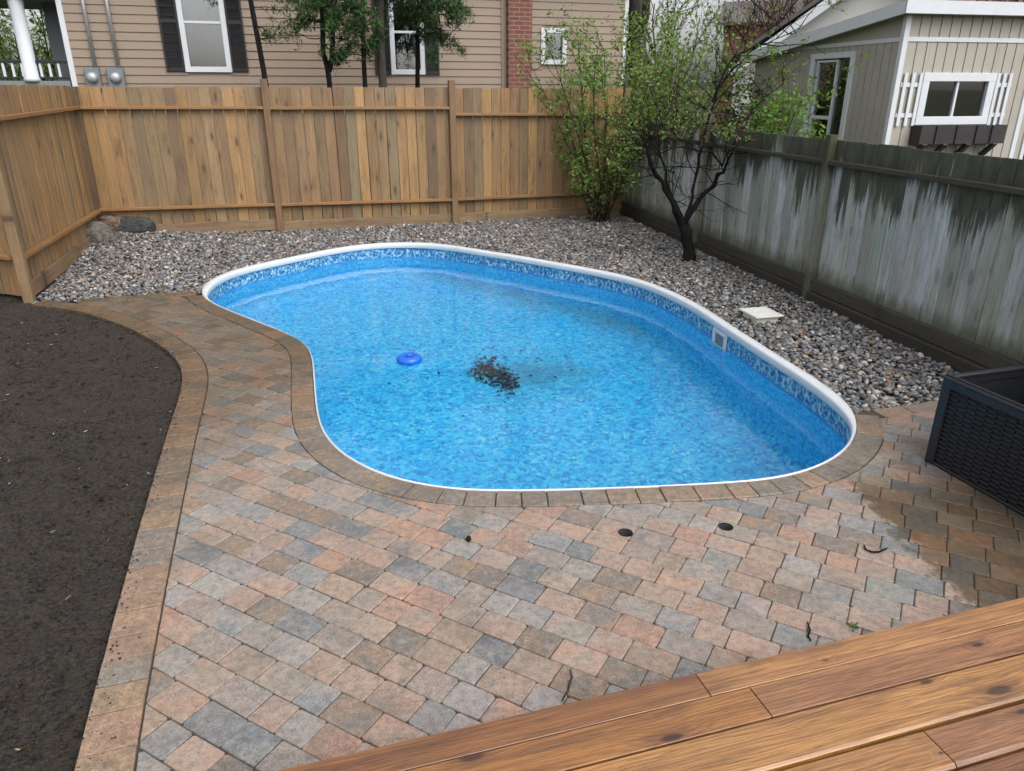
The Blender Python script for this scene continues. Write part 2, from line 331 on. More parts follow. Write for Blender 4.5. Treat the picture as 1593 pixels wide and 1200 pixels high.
def liner_mat(band):
    g = G('printed_pool_liner_band' if band else 'printed_pool_liner'); p = g.pos(); z = g.sep(p)[2]
    wp = g.node('ShaderNodeVectorMath', operation='ADD'); g.put(wp.inputs[0], p)
    nz = g.node('ShaderNodeTexNoise'); g.put(nz.inputs['Vector'], p); nz.inputs['Scale'].default_value = 22; sc_ = g.node('ShaderNodeVectorMath', operation='SCALE'); g.put(sc_.inputs[0], nz.outputs['Color']); sc_.inputs['Scale'].default_value = 0.045
    g.put(wp.inputs[1], sc_.outputs[0]); q = wp.outputs[0]
    if band:
        v1 = g.voro(g.map(q, (1, 1, 0.8)), 34.0); v2 = g.noise(q, 48, 3, 0.6)
        c = g.ramp(v1, [(0.14, (0.012, 0.075, 0.26)), (0.36, (0.03, 0.17, 0.42)), (0.56, (0.16, 0.42, 0.56)), (0.8, (0.42, 0.62, 0.64))])
        c = g.mix(g.rng(v2, 0.50, 0.60, 0, 0.85), c, (0.016, 0.10, 0.32))
        c = g.mix(g.rng(z, -0.052, -0.046, 0, 1), c, (0.05, 0.10, 0.20))
        c = g.mix(g.rng(z, -0.135, -0.175, 0, 1, True), c, (0.045, 0.25, 0.60))
    else:
        v = g.voro(q, 30.0, out='Color'); r_ = g.sep(v)[0]
        c = g.ramp(r_, [(0.0, (0.02, 0.31, 0.72)), (0.35, (0.03, 0.48, 0.94)), (0.7, (0.045, 0.58, 0.98)), (1.0, (0.10, 0.70, 0.99))])
        clus = g.noise(p, 4.0, 3, 0.55); v3 = g.noise(q, 32, 3, 0.7); v4 = g.noise(g.map(q, loc=(5.3, 2.1, 0.7)), 32, 3, 0.7)
        lt = g.math('MULTIPLY', g.rng(v3, 0.54, 0.61, 0, 0.6), g.rng(clus, 0.36, 0.6, 0.35, 1)); dk = g.math('MULTIPLY', g.rng(v4, 0.55, 0.62, 0, 0.62), g.rng(clus, 0.35, 0.6, 0.35, 1))
        c = g.mix(dk, c, (0.006, 0.18, 0.56)); c = g.mix(lt, c, (0.38, 0.93, 1.0))
        # silt that has settled on the floor: a patch round the leaf pile and a drift along the far side
        x, y, _ = g.sep(p); n = g.noise(p, 2.6, 6, 0.65)
        dx = g.math('MULTIPLY', g.math('SUBTRACT', x, 0.15), 1.0); dy = g.math('SUBTRACT', y, 6.25)
        r2 = g.math('SQRT', g.math('ADD', g.math('MULTIPLY', dx, dx), g.math('MULTIPLY', dy, dy)))
        silt = g.rng(g.math('ADD', r2, g.math('MULTIPLY', n, -1.4)), -0.75, 0.1, 0.55, 0, True)
        ly = g.math('ADD', g.math('MULTIPLY', x, 0.95), y)
        drift = g.math('MULTIPLY', g.rng(g.math('ADD', ly, g.math('MULTIPLY', n, 1.2)), 8.6, 9.5, 0, 0.6, True), g.rng(x, -2.4, -1.0, 0.25, 1))
        c = g.mix(silt, c, (0.07, 0.22, 0.30)); c = g.mix(g.math('MULTIPLY', drift, g.rng(z, -0.95, -1.1, 0, 1)), c, (0.10, 0.22, 0.25))
    return g.done(g.bsdf(c, 0.5, spec=0.3))
M_LINER = liner_mat(False); M_BAND = liner_mat(True)
M_COPING = plain('white_coping_vinyl', (0.60, 0.625, 0.65), 0.35, var=0.05, scale=9)
def water_mat():
    g = G('pool_water'); p = g.pos(); n1 = g.noise(g.map(p, (1, 1, 1)), 4.0, 2, 0.5); n2 = g.noise(p, 30.0, 2, 0.5); n3 = g.noise(p, 1.2, 2, 0.5)
    h = g.math('ADD', g.math('MULTIPLY', n1, 0.8), g.math('ADD', g.math('MULTIPLY', n2, 0.07), n3))
    nb = g.bump(h, 0.12, 0.03)
    gl = g.node('ShaderNodeBsdfGlass'); gl.inputs['Roughness'].default_value = 0.0; gl.inputs['IOR'].default_value = 1.333; gl.inputs['Color'].default_value = (0.93, 0.985, 1.0, 1); g.put(gl.inputs['Normal'], nb)
    return g.done(gl.outputs[0])
M_WATER = water_mat()
def glass_mat():
    g = G('window_glass'); fr = g.node('ShaderNodeFresnel'); fr.inputs['IOR'].default_value = 1.6
    gl = g.node('ShaderNodeBsdfGlossy'); gl.inputs['Roughness'].default_value = 0.02; tr = g.node('ShaderNodeBsdfTransparent'); tr.inputs['Color'].default_value = (0.75, 0.8, 0.82, 1)
    mx = g.node('ShaderNodeMixShader'); g.put(mx.inputs[0], g.math('ADD', fr.outputs[0], 0.13, clamp=True)); g.put(mx.inputs[1], tr.outputs[0]); g.put(mx.inputs[2], gl.outputs[0]); return g.done(mx.outputs[0])
M_GLASS = glass_mat()
def leaf_mat(name, rough=0.5, trans=0.35):
    g = G(name); c = g.col(); b = g.bsdf(c, rough, spec=0.35); t = g.node('ShaderNodeBsdfTranslucent'); g.put(t.inputs[0], g.mix(1.0, c, (1.3, 1.4, 0.7), 'MULTIPLY'))
    mx = g.node('ShaderNodeMixShader'); mx.inputs[0].default_value = trans; g.put(mx.inputs[1], b); g.put(mx.inputs[2], t.outputs[0]); return g.done(mx.outputs[0])
M_LEAF = leaf_mat('fresh_leaves'); M_NEEDLE = leaf_mat('cedar_foliage', 0.6, 0.2)
def bark_mat(name, c1, c2):
    g = G(name); p = g.pos(); n = g.noise(g.map(p, (30, 30, 6)), 1.0, 5, 0.65); return g.done(g.bsdf(g.mix(g.rng(n, 0.35, 0.7), c1, c2), 0.85, g.bump(n, 1.0, 0.03), spec=0.15))
M_BARKD = bark_mat('wet_black_bark', (0.006, 0.0055, 0.006), (0.02, 0.017, 0.016)); M_BARKB = bark_mat('brown_bark', (0.03, 0.02, 0.016), (0.085, 0.06, 0.045)); M_BARKG = bark_mat('grey_bark', (0.035, 0.03, 0.028), (0.09, 0.08, 0.07))
M_TWIG = bark_mat('purplish_twigs', (0.05, 0.032, 0.030), (0.11, 0.07, 0.06))
M_SIDING = plain('tan_vinyl_siding', (0.265, 0.20, 0.148), 0.5, var=0.06, scale=1.5)
M_WHITE = plain('white_paint', (0.60, 0.625, 0.66), 0.45, var=0.05, scale=6)
M_SHED = plain('beige_shed_siding', (0.37, 0.345, 0.30), 0.65, var=0.08, scale=4)
M_SHUT = plain('black_shutter', (0.012, 0.012, 0.016), 0.5, var=0.2)
M_DARK = plain('dark_interior', (0.012, 0.012, 0.014), 0.9)
M_CURT = plain('grey_curtain', (0.10, 0.115, 0.13), 0.9, var=0.25, scale=7)
M_METER = plain('grey_meter_metal', (0.20, 0.22, 0.235), 0.5, 0.3, var=0.08); M_COND = plain('galvanised_conduit', (0.42, 0.44, 0.46), 0.4, 0.5, var=0.08)
M_BOXPL = plain('black_resin_wicker', (0.013, 0.014, 0.017), 0.42, var=0.2, scale=30)
M_BLUE = plain('blue_plastic', (0.012, 0.13, 0.62), 0.3, var=0.05)
M_LID = plain('offwhite_plastic', (0.66, 0.66, 0.60), 0.5, var=0.06)
M_ROOF = plain('grey_shingle', (0.10, 0.095, 0.09), 0.9, var=0.3, scale=20, bump=0.5); M_REDROOF = plain('red_metal_roof', (0.24, 0.075, 0.065), 0.5, var=0.15, scale=8)
M_FLOWER = wood_mat('rotted_planter_wood', 0.7, 0.4, 0.5, (0.012, 0.010, 0.010), 0.4, pale=(0.07, 0.06, 0.058))
M_FLAKE = plain('sodden_leaves', (0.022, 0.026, 0.030), 0.7, var=0.4, scale=40)
M_BLACK = plain('black_plastic', (0.012, 0.012, 0.012), 0.5)
def brick_mat():
    g = G('red_brick'); p = g.pos(); x, y, z = g.sep(p); cv = g.node('ShaderNodeCombineXYZ'); g.put(cv.inputs[0], g.math('ADD', x, g.math('MULTIPLY', y, 0.31))); g.put(cv.inputs[1], z)
    b = g.node('ShaderNodeTexBrick'); g.put(b.inputs['Vector'], cv.outputs[0]); b.inputs['Scale'].default_value = 1.0; b.inputs['Brick Width'].default_value = 0.215; b.inputs['Row Height'].default_value = 0.073; b.inputs['Mortar Size'].default_value = 0.008
    b.inputs['Color1'].default_value = (0.16, 0.052, 0.038, 1); b.inputs['Color2'].default_value = (0.22, 0.075, 0.05, 1); b.inputs['Mortar'].default_value = (0.26, 0.20, 0.17, 1)
    c = g.mix(g.rng(g.noise(p, 25, 4, 0.6), 0.3, 0.7, 0, 0.4), b.outputs['Color'], (0.10, 0.04, 0.03)); return g.done(g.bsdf(c, 0.85, g.bump(b.outputs['Fac'], -0.4, 0.01)))
M_BRICK = brick_mat()

# ------------------------------------------------------------------ pool outline (white lip: outer edge beside gravel, inner lip beside pavers)
FAR = [(311, 453), (316, 443), (332, 431), (364, 419), (407, 409), (460, 398), (513, 387), (567, 379.2), (620, 376.5), (673, 377.6), (720, 383.5), (753, 389.3), (807, 397.3), (860, 406.7), (913, 416), (967, 426.7), (1007, 437.3), (1047, 453.3), (1082, 470), (1113, 489), (1140, 507.3), (1167, 524.7), (1193, 541), (1233, 566), (1253, 578), (1285, 599.3), (1306, 614), (1322, 627.3), (1333, 640.7)]
NEAR = [(1337, 652.7), (1336.5, 666), (1330, 684.7), (1317, 702), (1295.7, 716.7), (1266, 730), (1226, 742), (1194, 746.5), (1120, 750.7), (1013, 756.5), (907, 760), (810, 762.7), (720, 762.7), (667, 757.9), (613, 745), (573, 730.7), (552, 720), (530, 706), (503, 680), (493, 653), (490, 626.7), (488, 600), (486, 568), (484.5, 549), (480, 538.7), (470.7, 530.7), (454.7, 521), (428, 510.7), (401, 500), (380, 492), (356, 482.7), (334.7, 473), (320, 465.3), (312, 458.7)]
RIMZ = 0.02
pw = [np.append(at(*q, RIMZ)[:2], 0.066) for q in FAR] + [np.append(at(*q, 0.008)[:2], 0.008) for q in NEAR]
OUT = smooth_curve(resample(smooth_curve(resample(np.array(pw), 0.05, True), 10, True), 0.05, True), 14, True)
NOUT = len(OUT); nrm = normals2(OUT, True)
cen = OUT[:, :2].mean(0)
if np.mean(np.sum(nrm * (OUT[:, :2] - cen), 1)) < 0: nrm = -nrm
INN = OUT[:, :2] - nrm * OUT[:, 2:3]; INN = smooth_curve(INN, 6, True); POOL = OUT[:, :2]
WATER_Z = -0.165

pool = thing('swimming_pool', (cen[0], cen[1], -1.0), label='kidney-shaped inground pool with blue printed liner and white coping', category='swimming pool')
def loft(rings, closed=True):
    n = len(rings[0]); V = np.concatenate(rings); F = []
    for i in range(len(rings) - 1):
        for k in range(n if closed else n - 1): F.append((i * n + k, i * n + (k + 1) % n, (i + 1) * n + (k + 1) % n, (i + 1) * n + k))
    return V, F
def ring(xy, z): return np.column_stack([xy, np.full(len(xy), z)])
nin = normals2(INN, True); nin = nin if np.mean(np.sum(nin * (INN - cen), 1)) > 0 else -nin
wv = OUT[:, 2:3]
kw = np.clip((wv - 0.008) / 0.058, 0, 1); lipz = (0.006 + 0.016 * kw)[:, 0]; lip = 0.004 + 0.008 * kw; facez = (-0.02 - 0.012 * kw)[:, 0]
def ringz(xy, z): return np.column_stack([xy, z])
rings = [ring(INN + nin * 0.02, -0.045), ringz(INN - nin * lip * 0.4, facez - 0.012), ringz(INN - nin * lip, facez), ringz(INN - nin * lip, lipz - 0.014), ringz(INN - nin * lip * 0.4, lipz - 0.004), ringz(INN + nin * np.minimum(0.012, wv * 0.4), lipz),
         ringz(INN + nin * (wv * 0.6), lipz + 0.001), ringz(POOL - nrm * 0.002, lipz - 0.002), ringz(POOL + nrm * 0.002, lipz - 0.012), ring(POOL + nrm * 0.002, -0.07)]
V, F = loft(rings); mk('coping', V, F, M_COPING, pool, SM=True)
V, F = loft([ring(INN + nin * 0.004, -0.04), ring(INN + nin * 0.004, -0.19)]); mk('tile_band', V, F, M_BAND, pool, SM=True)
FLOOR_Z = -1.12
def fz(s_): return FLOOR_Z - 0.12 * (1 - s_) ** 0.8
prof = [(0.006, -0.06), (0.006, -0.30), (0.006, -0.60), (0.004, -0.92), (-0.03, -1.02), (-0.10, -1.10), (-0.2, -1.12)]
rings = [ring(INN + nin * o, z) for o, z in prof]
for s_ in (0.8, 0.6, 0.4, 0.2, 0.02):
    base = INN - nin * 0.2; rings.append(ring(cen + (base - cen) * s_, fz(s_)))
V, F = loft(rings); F.append(tuple(len(V) - NOUT + k for k in range(NOUT))); mk('liner', V, F, M_LINER, pool, SM=True)
V = [(*cen, WATER_Z)]; k = NOUT; wr = [ring(cen + (INN - cen) * s_, WATER_Z) for s_ in (0.33, 0.66, 1.0)]
V, F = loft(wr); F = [f[::-1] for f in F]; F.append(tuple(range(NOUT)))
wo_ = mk('water', V, F, M_WATER, SM=True, kind='structure')
# make sure the water normals face up
bm = bmesh.new(); bm.from_mesh(wo_.data); bmesh.ops.recalc_face_normals(bm, faces=bm.faces)
if sum(f.normal.z for f in bm.faces) < 0: bmesh.ops.reverse_faces(bm, faces=bm.faces)
bm.to_mesh(wo_.data); bm.free()
# skimmer opening in the wall
sk = at(1123, 527, -0.11)[:2]; i0 = int(np.argmin(np.linalg.norm(INN - sk, axis=1))); so = -nin[i0]
fs = Frame(INN[i0], (-so[1], so[0]), so)
mb = MB()
for a in ((-0.13, 0.13, 0, 0.016, -0.075, -0.045), (-0.13, 0.13, 0, 0.016, -0.215, -0.18)): fs.box(mb, *a, long='u')
for a in ((-0.13, -0.085, 0, 0.016, -0.18, -0.075), (0.085, 0.13, 0, 0.016, -0.18, -0.075)): fs.box(mb, *a)
sko = mb.build('skimmer_faceplate', M_WHITE, pool); one(fs, -0.085, 0.085, 0.001, 0.005, -0.18, -0.075).build('skimmer_mouth', M_METER, sko)

# ------------------------------------------------------------------ ground sheet with the pool hole
ang = np.arctan2(POOL[:, 1] - cen[1], POOL[:, 0] - cen[0]); circ = lambda r: np.column_stack([cen[0] + r * np.cos(ang), cen[1] + r * np.sin(ang)])
V, F = loft([ring(POOL + nrm * 0.0, -0.10), ring(POOL * 0.5 + circ(8) * 0.5, -0.10), ring(circ(18), -0.1), ring(circ(80), -0.1), ring(circ(1500), -0.1)])
mk('ground', V, F, M_GROUND, kind='structure')

# ------------------------------------------------------------------ patio geometry
SOIL_OUT = [at(*q)[:2] for q in [(48, 474), (75, 476), (130, 485), (190, 505), (240, 530), (270, 552), (284, 576), (283, 600), (275, 628), (262, 665), (245, 722), (225, 790), (205, 860), (190, 912), (170, 985), (150, 1060), (130, 1130), (115, 1200)]]
SOIL_OUT.append(SOIL_OUT[-1] + (SOIL_OUT[-1] - SOIL_OUT[-3]) * 2.5)
SOIL_OUT = smooth_curve(resample(smooth_curve(resample(SOIL_OUT, 0.05), 8), 0.05), 12)
nso = normals2(SOIL_OUT); nso = nso if nso[len(nso) // 2][0] > 0 else -nso         # towards the patio
EDGE_W = 0.165; SOIL_IN = SOIL_OUT + nso * (EDGE_W + 0.006)
# pool border strip indices
i_r = int(np.argmin(np.linalg.norm(POOL - at(1334, 642, RIMZ)[:2], axis=1))); i_l = int(np.argmin(np.linalg.norm(POOL - at(311, 456, RIMZ)[:2], axis=1)))
idx = [(i_r + k) % NOUT for k in range((i_l - i_r) % NOUT + 1)]
STRIP = POOL[idx]; NSTR = nrm[idx]; BORD_W = 0.145
GR = np.array([[2.143, 4.175], [2.707, 4.337], [3.371, 4.489], [5.2, 4.9]]); GL = np.array([[-3.10, 7.09], [-4.10, 6.812]])
def row_quads(inner, outer, lens):
    """cut the strip between two matching curves into pavers"""
    s = np.concatenate([[0], np.cumsum(np.linalg.norm(np.diff((inner + outer) / 2, axis=0), axis=1))]); out = []; t = 0.0
    while t < s[-1] - 0.03:
        L = random.choice(lens); e = min(t + L, s[-1]); k = 3; a = np.linspace(t + 0.0022, e - 0.0022, k)
        I = np.stack([np.interp(a, s, inner[:, i]) for i in (0, 1)], 1); O = np.stack([np.interp(a, s, outer[:, i]) for i in (0, 1)], 1)
        out.append(np.vstack([I, O[::-1]])); t = e
    return out
TAN = [((0.36, 0.235, 0.135), (0.29, 0.20, 0.125)), ((0.30, 0.21, 0.135), (0.22, 0.175, 0.13)), ((0.24, 0.19, 0.145), (0.19, 0.165, 0.14)), ((0.38, 0.25, 0.155), (0.33, 0.20, 0.13)), ((0.215, 0.20, 0.175), (0.25, 0.20, 0.15))]
FIELD = [((0.43, 0.31, 0.245), (0.36, 0.29, 0.245)), ((0.45, 0.29, 0.215), (0.39, 0.31, 0.26)), ((0.38, 0.31, 0.26), (0.31, 0.27, 0.24)), ((0.34, 0.27, 0.215), (0.40, 0.285, 0.22)),
         ((0.29, 0.28, 0.265), (0.35, 0.30, 0.27)), ((0.25, 0.268, 0.282), (0.33, 0.30, 0.275)), ((0.165, 0.19, 0.215), (0.25, 0.255, 0.255)), ((0.31, 0.215, 0.145), (0.21, 0.19, 0.17)), ((0.40, 0.345, 0.31), (0.33, 0.325, 0.325)), ((0.46, 0.27, 0.19), (0.34, 0.24, 0.185))]
FW = [4, 3.2, 4, 4, 4, 4.5, 3.6, 4, 2.5, 2.6]; PK = np.array((0.76, 0.72, 0.69))
def paver_arrays(poly, top, cols, th=0.055, e=0.005):
    P = np.asarray(poly, float)
    if np.sum(P[:, 0] * np.roll(P[:, 1], -1) - np.roll(P[:, 0], -1) * P[:, 1]) < 0: P = P[::-1]
    n = len(P); c = P.mean(0); d = c - P; dl = np.linalg.norm(d, axis=1, keepdims=True); I = P + d / np.maximum(dl, 1e-6) * np.minimum(e, dl * 0.4)
    tx, ty = random.gauss(0, 0.006), random.gauss(0, 0.006); tilt = lambda Q: top + (Q[:, 0] - c[0]) * tx + (Q[:, 1] - c[1]) * ty
    V = np.vstack([np.column_stack([P, np.full(n, top - th)]), np.column_stack([P, tilt(P) - 0.0045]), np.column_stack([P + (I - P) * 0.35, tilt(P) - 0.0016]), np.column_stack([I, tilt(I)])])
    F = []
    for r in range(3): F += [(r * n + k, r * n + (k + 1) % n, (r + 1) * n + (k + 1) % n, (r + 1) * n + k) for k in range(n)]
    F.append(tuple(3 * n + k for k in range(n)))
    return V, F, np.tile(cols[0], (len(V), 1)), np.tile(cols[1], (len(V), 1))
def add_col2(me, C):
    a = me.color_attributes.new('Col2', 'FLOAT_COLOR', 'POINT'); a.data.foreach_set('color', np.concatenate([np.asarray(C, np.float32), np.ones((len(C), 1), np.float32)], 1).ravel())
def lay_paver(poly, parent, palette, weights=None, top=0.0):
    pr = random.choices(palette, weights)[0]; cols = [jit(np.array(pr[0]) * PK, 0.12), jit(np.array(pr[1]) * PK, 0.12)]
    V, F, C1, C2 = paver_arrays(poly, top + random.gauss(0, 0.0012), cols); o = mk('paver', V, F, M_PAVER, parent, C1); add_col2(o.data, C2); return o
def flat(poly, z, name, mat, **t): return mk(name, ring(np.asarray(poly), z), [tuple(range(len(poly)))], mat, **t)
# base under everything paved, cut clear of the pool
PATIO_POLY = np.vstack([STRIP + NSTR * 0.001, GL, SOIL_OUT, [[5.2, -0.6]], GR[::-1]])
pool_edging = mk('pool_edging', *loft([ring(STRIP + NSTR * 0.003, -0.008), ring(STRIP + NSTR * (BORD_W + 0.01), -0.008)], False), M_SAND, kind='structure')
for q in row_quads(STRIP + NSTR * 0.004, STRIP + NSTR * BORD_W, (0.125, 0.15, 0.15, 0.17)): lay_paver(q, pool_edging, TAN, (0.7, 3, 4, 0.8, 3), 0.004)
soil_edging = mk('soil_edging', *loft([ring(SOIL_OUT, -0.009), ring(SOIL_IN + nso * 0.004, -0.009)], False), M_SAND, kind='structure')
for q in row_quads(SOIL_OUT + nso * 0.002, SOIL_OUT + nso * EDGE_W, (0.125, 0.15, 0.165)): lay_paver(q, soil_edging, TAN, (4, 2, 1, 3, 1.2), 0.002)
ngr = normals2(GR); ngr = ngr if ngr[0][1] < 0 else -ngr; ngl = normals2(GL); ngl = ngl if ngl[0][1] < 0 else -ngl
gravel_edging = mk('gravel_edging', *loft([ring(GR, -0.010), ring(GR + ngr * 0.125, -0.010)], False), M_SAND, kind='structure')
GRr = resample(GR, 0.05); ngrr = normals2(GRr); ngrr = ngrr if ngrr[0][1] < 0 else -ngrr
GLr = resample(GL, 0.05); nglr = normals2(GLr); nglr = nglr if nglr[0][1] < 0 else -nglr
for q in row_quads(GRr[2:] + ngrr[2:] * 0.002, GRr[2:] + ngrr[2:] * 0.12, (0.16, 0.2, 0.22)): lay_paver(q, gravel_edging, TAN, (2, 3, 3, 2, 2), 0.001)
for q in row_quads(GLr + nglr * 0.002, GLr + nglr * 0.13, (0.16, 0.2, 0.22)): lay_paver(q, gravel_edging, TAN, (2, 3, 3, 2, 2), 0.001)
# field of pavers
isec = int(np.argmin(np.linalg.norm(SOIL_IN - np.array([-4.0, 6.64]), axis=1)))
FIELD_POLY = np.vstack([(STRIP + NSTR * (BORD_W + 0.004))[6:-3], GLr[3:] + nglr[3:] * 0.135, SOIL_IN[isec:], [[5.2, -0.6]], (GR + ngr * 0.125)[::-1]])
def clip_convex(subject, quad):
    out = [tuple(p) for p in subject]
    for i in range(len(quad)):
        a = quad[i]; b = quad[(i + 1) % len(quad)]; ex, ey = b[0] - a[0], b[1] - a[1]; inp = out; out = []
        if not inp: return out
        S = inp[-1]; sS = ex * (S[1] - a[1]) - ey * (S[0] - a[0])
        for E in inp:
            sE = ex * (E[1] - a[1]) - ey * (E[0] - a[0])
            if (sE >= 0) != (sS >= 0):
                t = sS / (sS - sE); out.append((S[0] + t * (E[0] - S[0]), S[1] + t * (E[1] - S[1])))
            if sE >= 0: out.append(E)
            S, sS = E, sE
    return out
A_ROW = math.radians(-29.6); ur = np.array([math.cos(A_ROW), math.sin(A_ROW)]); uc = np.array([-ur[1], ur[0]]); O0 = np.array([0.0, 3.0]); RW = 0.1185
DECK_Z = 0.13; DA = math.radians(16.4); dd = np.array([math.cos(DA), math.sin(DA)]); dn = np.array([-math.sin(DA), math.cos(DA)]); DECK_OFF = 1.607
HOLES = [at(973, 829)[:2], at(1129, 820)[:2]]
nfp = len(FIELD_POLY); V_, F_ = loft([ring(FIELD_POLY, -0.0072), ring(FIELD_POLY, -0.06)]); patio = mk('patio', V_, F_ + [tuple(range(nfp))[::-1], tuple(range(nfp, 2 * nfp))], M_SAND, kind='structure')
bm = bmesh.new(); bm.from_mesh(patio.data); bmesh.ops.recalc_face_normals(bm, faces=bm.faces); bm.to_mesh(patio.data); bm.free()
fieldset = []
fp = FIELD_POLY; lo = fp.min(0); hi = fp.max(0)
for r in range(-60, 61):
    t = -7.0 + random.uniform(0, 0.15)
    while t < 7.0:
        L = random.choices((0.118, 0.146, 0.176), (2, 4, 4))[0]
        c = O0 + uc * (r * RW) + ur * (t + L / 2); g_ = 0.0012
        ctr = c
        t += L
        if not (lo[0] - 0.2 < ctr[0] < hi[0] + 0.2 and lo[1] - 0.2 < ctr[1] < hi[1] + 0.2): continue
        if ctr @ dn < DECK_OFF - 0.35: continue
        px = pix(np.array([ctr[0], ctr[1], 0.0]))
        if not (-420 < px[0] < 2050): continue
        h1, h2 = L / 2 - g_, RW / 2 - g_; cr = random.uniform(0.004, 0.010)
        loc = [(-h1, -h2 + cr), (-h1 + cr, -h2), (h1 - cr, -h2), (h1, -h2 + cr), (h1, h2 - cr), (h1 - cr, h2), (-h1 + cr, h2), (-h1, h2 - cr)]
        poly = [ctr + ur * (a + random.uniform(-0.0014, 0.0014)) + uc * (b + random.uniform(-0.0014, 0.0014)) for a, b in loc]
        ins = inside(fp, np.array(poly))
        near = any(np.linalg.norm(ctr - h) < 0.16 for h in HOLES)
        if not ins.all():
            if not ins.any() and not inside(fp, ctr[None])[0]:
                pass
            q = clip_convex(fp, poly)
            if len(q) < 3: continue
            Q = np.array(q); keep = [0]
            for k in range(1, len(Q)):
                if np.linalg.norm(Q[k] - Q[keep[-1]]) > 0.004: keep.append(k)
            Q = Q[keep]
            if len(Q) < 3: continue
            a = 0.5 * abs(np.sum(Q[:, 0] * np.roll(Q[:, 1], -1) - np.roll(Q[:, 0], -1) * Q[:, 1]))
            if a < 0.0007: continue
            poly = Q
        P3 = np.column_stack([np.array(poly), np.zeros(len(poly))]); pp = pix(P3)
        if pp[:, 0].max() < 0 or pp[:, 0].min() > IMG_W or pp[:, 1].min() > IMG_H: vis = 0
        else: vis = 0.5 * abs(np.sum(pp[:, 0] * np.roll(pp[:, 1], -1) - np.roll(pp[:, 0], -1) * pp[:, 1]))
        if ctr @ dn < DECK_OFF - 0.02: vis = 0
        fieldset.append((vis, np.array(poly)))
fieldset.sort(key=lambda q: -q[0])
bv, bf, b1, b2, nb = [], [], [], [], 0
def hole_cut(poly):
    """a paver with the round anchor hole cored out, as a fan of quads round the hole"""
    return poly
for k, (vis, poly) in enumerate(fieldset):
    if k < 300: lay_paver(poly, patio, FIELD, FW)
    else:
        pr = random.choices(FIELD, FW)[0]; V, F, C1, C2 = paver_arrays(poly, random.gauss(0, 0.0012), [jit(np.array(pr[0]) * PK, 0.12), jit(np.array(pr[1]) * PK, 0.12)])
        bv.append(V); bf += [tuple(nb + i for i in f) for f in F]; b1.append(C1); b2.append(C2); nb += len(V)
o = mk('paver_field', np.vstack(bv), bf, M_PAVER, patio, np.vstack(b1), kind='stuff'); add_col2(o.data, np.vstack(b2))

# ------------------------------------------------------------------ gravel
A_ = np.array([-5.45, 9.83]); C_ = np.array([1.805, 12.08]); P1 = np.array([-4.575, 6.75])
bd = unit(C_ - A_); bn = np.array([bd[1], -bd[0]]); rd = unit([0.2055, -1]); rn = np.array([-1, -0.2055]) / 1.021; ld = unit(P1 - A_); ln = np.array([-ld[1], ld[0]])
fidx = [(i_l + k) % NOUT for k in range((i_r - i_l) % NOUT + 1)]
farside = (POOL + nrm * 0.012)[fidx]
GPOLY = np.vstack([[P1 + ln * 0.05], [A_ + ln * 0.0], [C_], [C_ + rd * 7.9 + rn * 0.10], [GR[3] + [-1.0, -0.22]], GR[:3][::-1] + [0, 0.01], farside[::-1], GL + [0, 0.01], [[-4.52, 6.70]]])
def mound(x, y): return 0.12 * np.exp(-((x - A_[0]) ** 2 + (y - A_[1]) ** 2) / 1.6) - 0.012
xs = np.arange(-5.7, 4.6, 0.16); ys = np.arange(3.9, 12.4, 0.16); X, Y = np.meshgrid(xs, ys, indexing='ij'); ok = inside(GPOLY, np.column_stack([X.ravel(), Y.ravel()])).reshape(X.shape)
# dark bed under the pebbles (whole polygon)
gb = mk('gravel_bed', ring(GPOLY, -0.05), [tuple(range(len(GPOLY)))], M_GBASE, kind='structure')
def ico(sub):
    bm = bmesh.new(); bmesh.ops.create_icosphere(bm, subdivisions=sub, radius=1.0); bm.verts.ensure_lookup_table()
    V = np.array([v.co[:] for v in bm.verts]); F = np.array([[v.index for v in f.verts] for f in bm.faces]); bm.free(); return V, F
ICO1, ICO2 = ico(1), ico(2)
def scatter_stones(P, R, cols, hi, flat=0.62, name='river_pebbles', mat=None, **tags):
    V0, F0 = ICO2 if hi else ICO1; n, m = len(P), len(V0)
    th = rng.uniform(0, 2 * np.pi, n); sx = rng.uniform(0.8, 1.35, n) * R; sy = rng.uniform(0.7, 1.0, n) * R; sz = rng.uniform(flat * 0.75, flat * 1.2, n) * R
    nz = 1 + rng.normal(0, 0.10 if hi else 0.13, (n, m, 1)); Q = V0[None] * nz
    if hi: Q = V0[None] * (1 + 0.12 * np.sin(V0[None] @ rng.normal(0, 2.2, (n, 3, 1)) + rng.uniform(0, 6, (n, 1, 1))))
    Q = Q * np.stack([sx, sy, sz], 1)[:, None]; tl = rng.normal(0, 0.3, (n, 1)); Q[..., 2] += Q[..., 0] * tl
    c, s_ = np.cos(th)[:, None], np.sin(th)[:, None]; W = np.stack([Q[..., 0] * c - Q[..., 1] * s_, Q[..., 0] * s_ + Q[..., 1] * c, Q[..., 2]], -1) + P[:, None]
    return W.reshape(-1, 3), (F0[None] + (np.arange(n) * m)[:, None, None]).reshape(-1, 3), np.repeat(cols, m, 0)
PAL = np.array([(0.10, 0.10, 0.105), (0.15, 0.15, 0.155), (0.21, 0.205, 0.20), (0.055, 0.057, 0.062), (0.27, 0.25, 0.225), (0.20, 0.15, 0.12), (0.40, 0.385, 0.36), (0.26, 0.18, 0.11), (0.17, 0.18, 0.20), (0.24, 0.12, 0.09), (0.52, 0.51, 0.48)])
PW = np.array([4, 5, 5, 3.6, 4.5, 3.6, 2.6, 1.3, 3.4, 0.6, 1.0]); PW = PW / PW.sum()
sp0 = 0.030
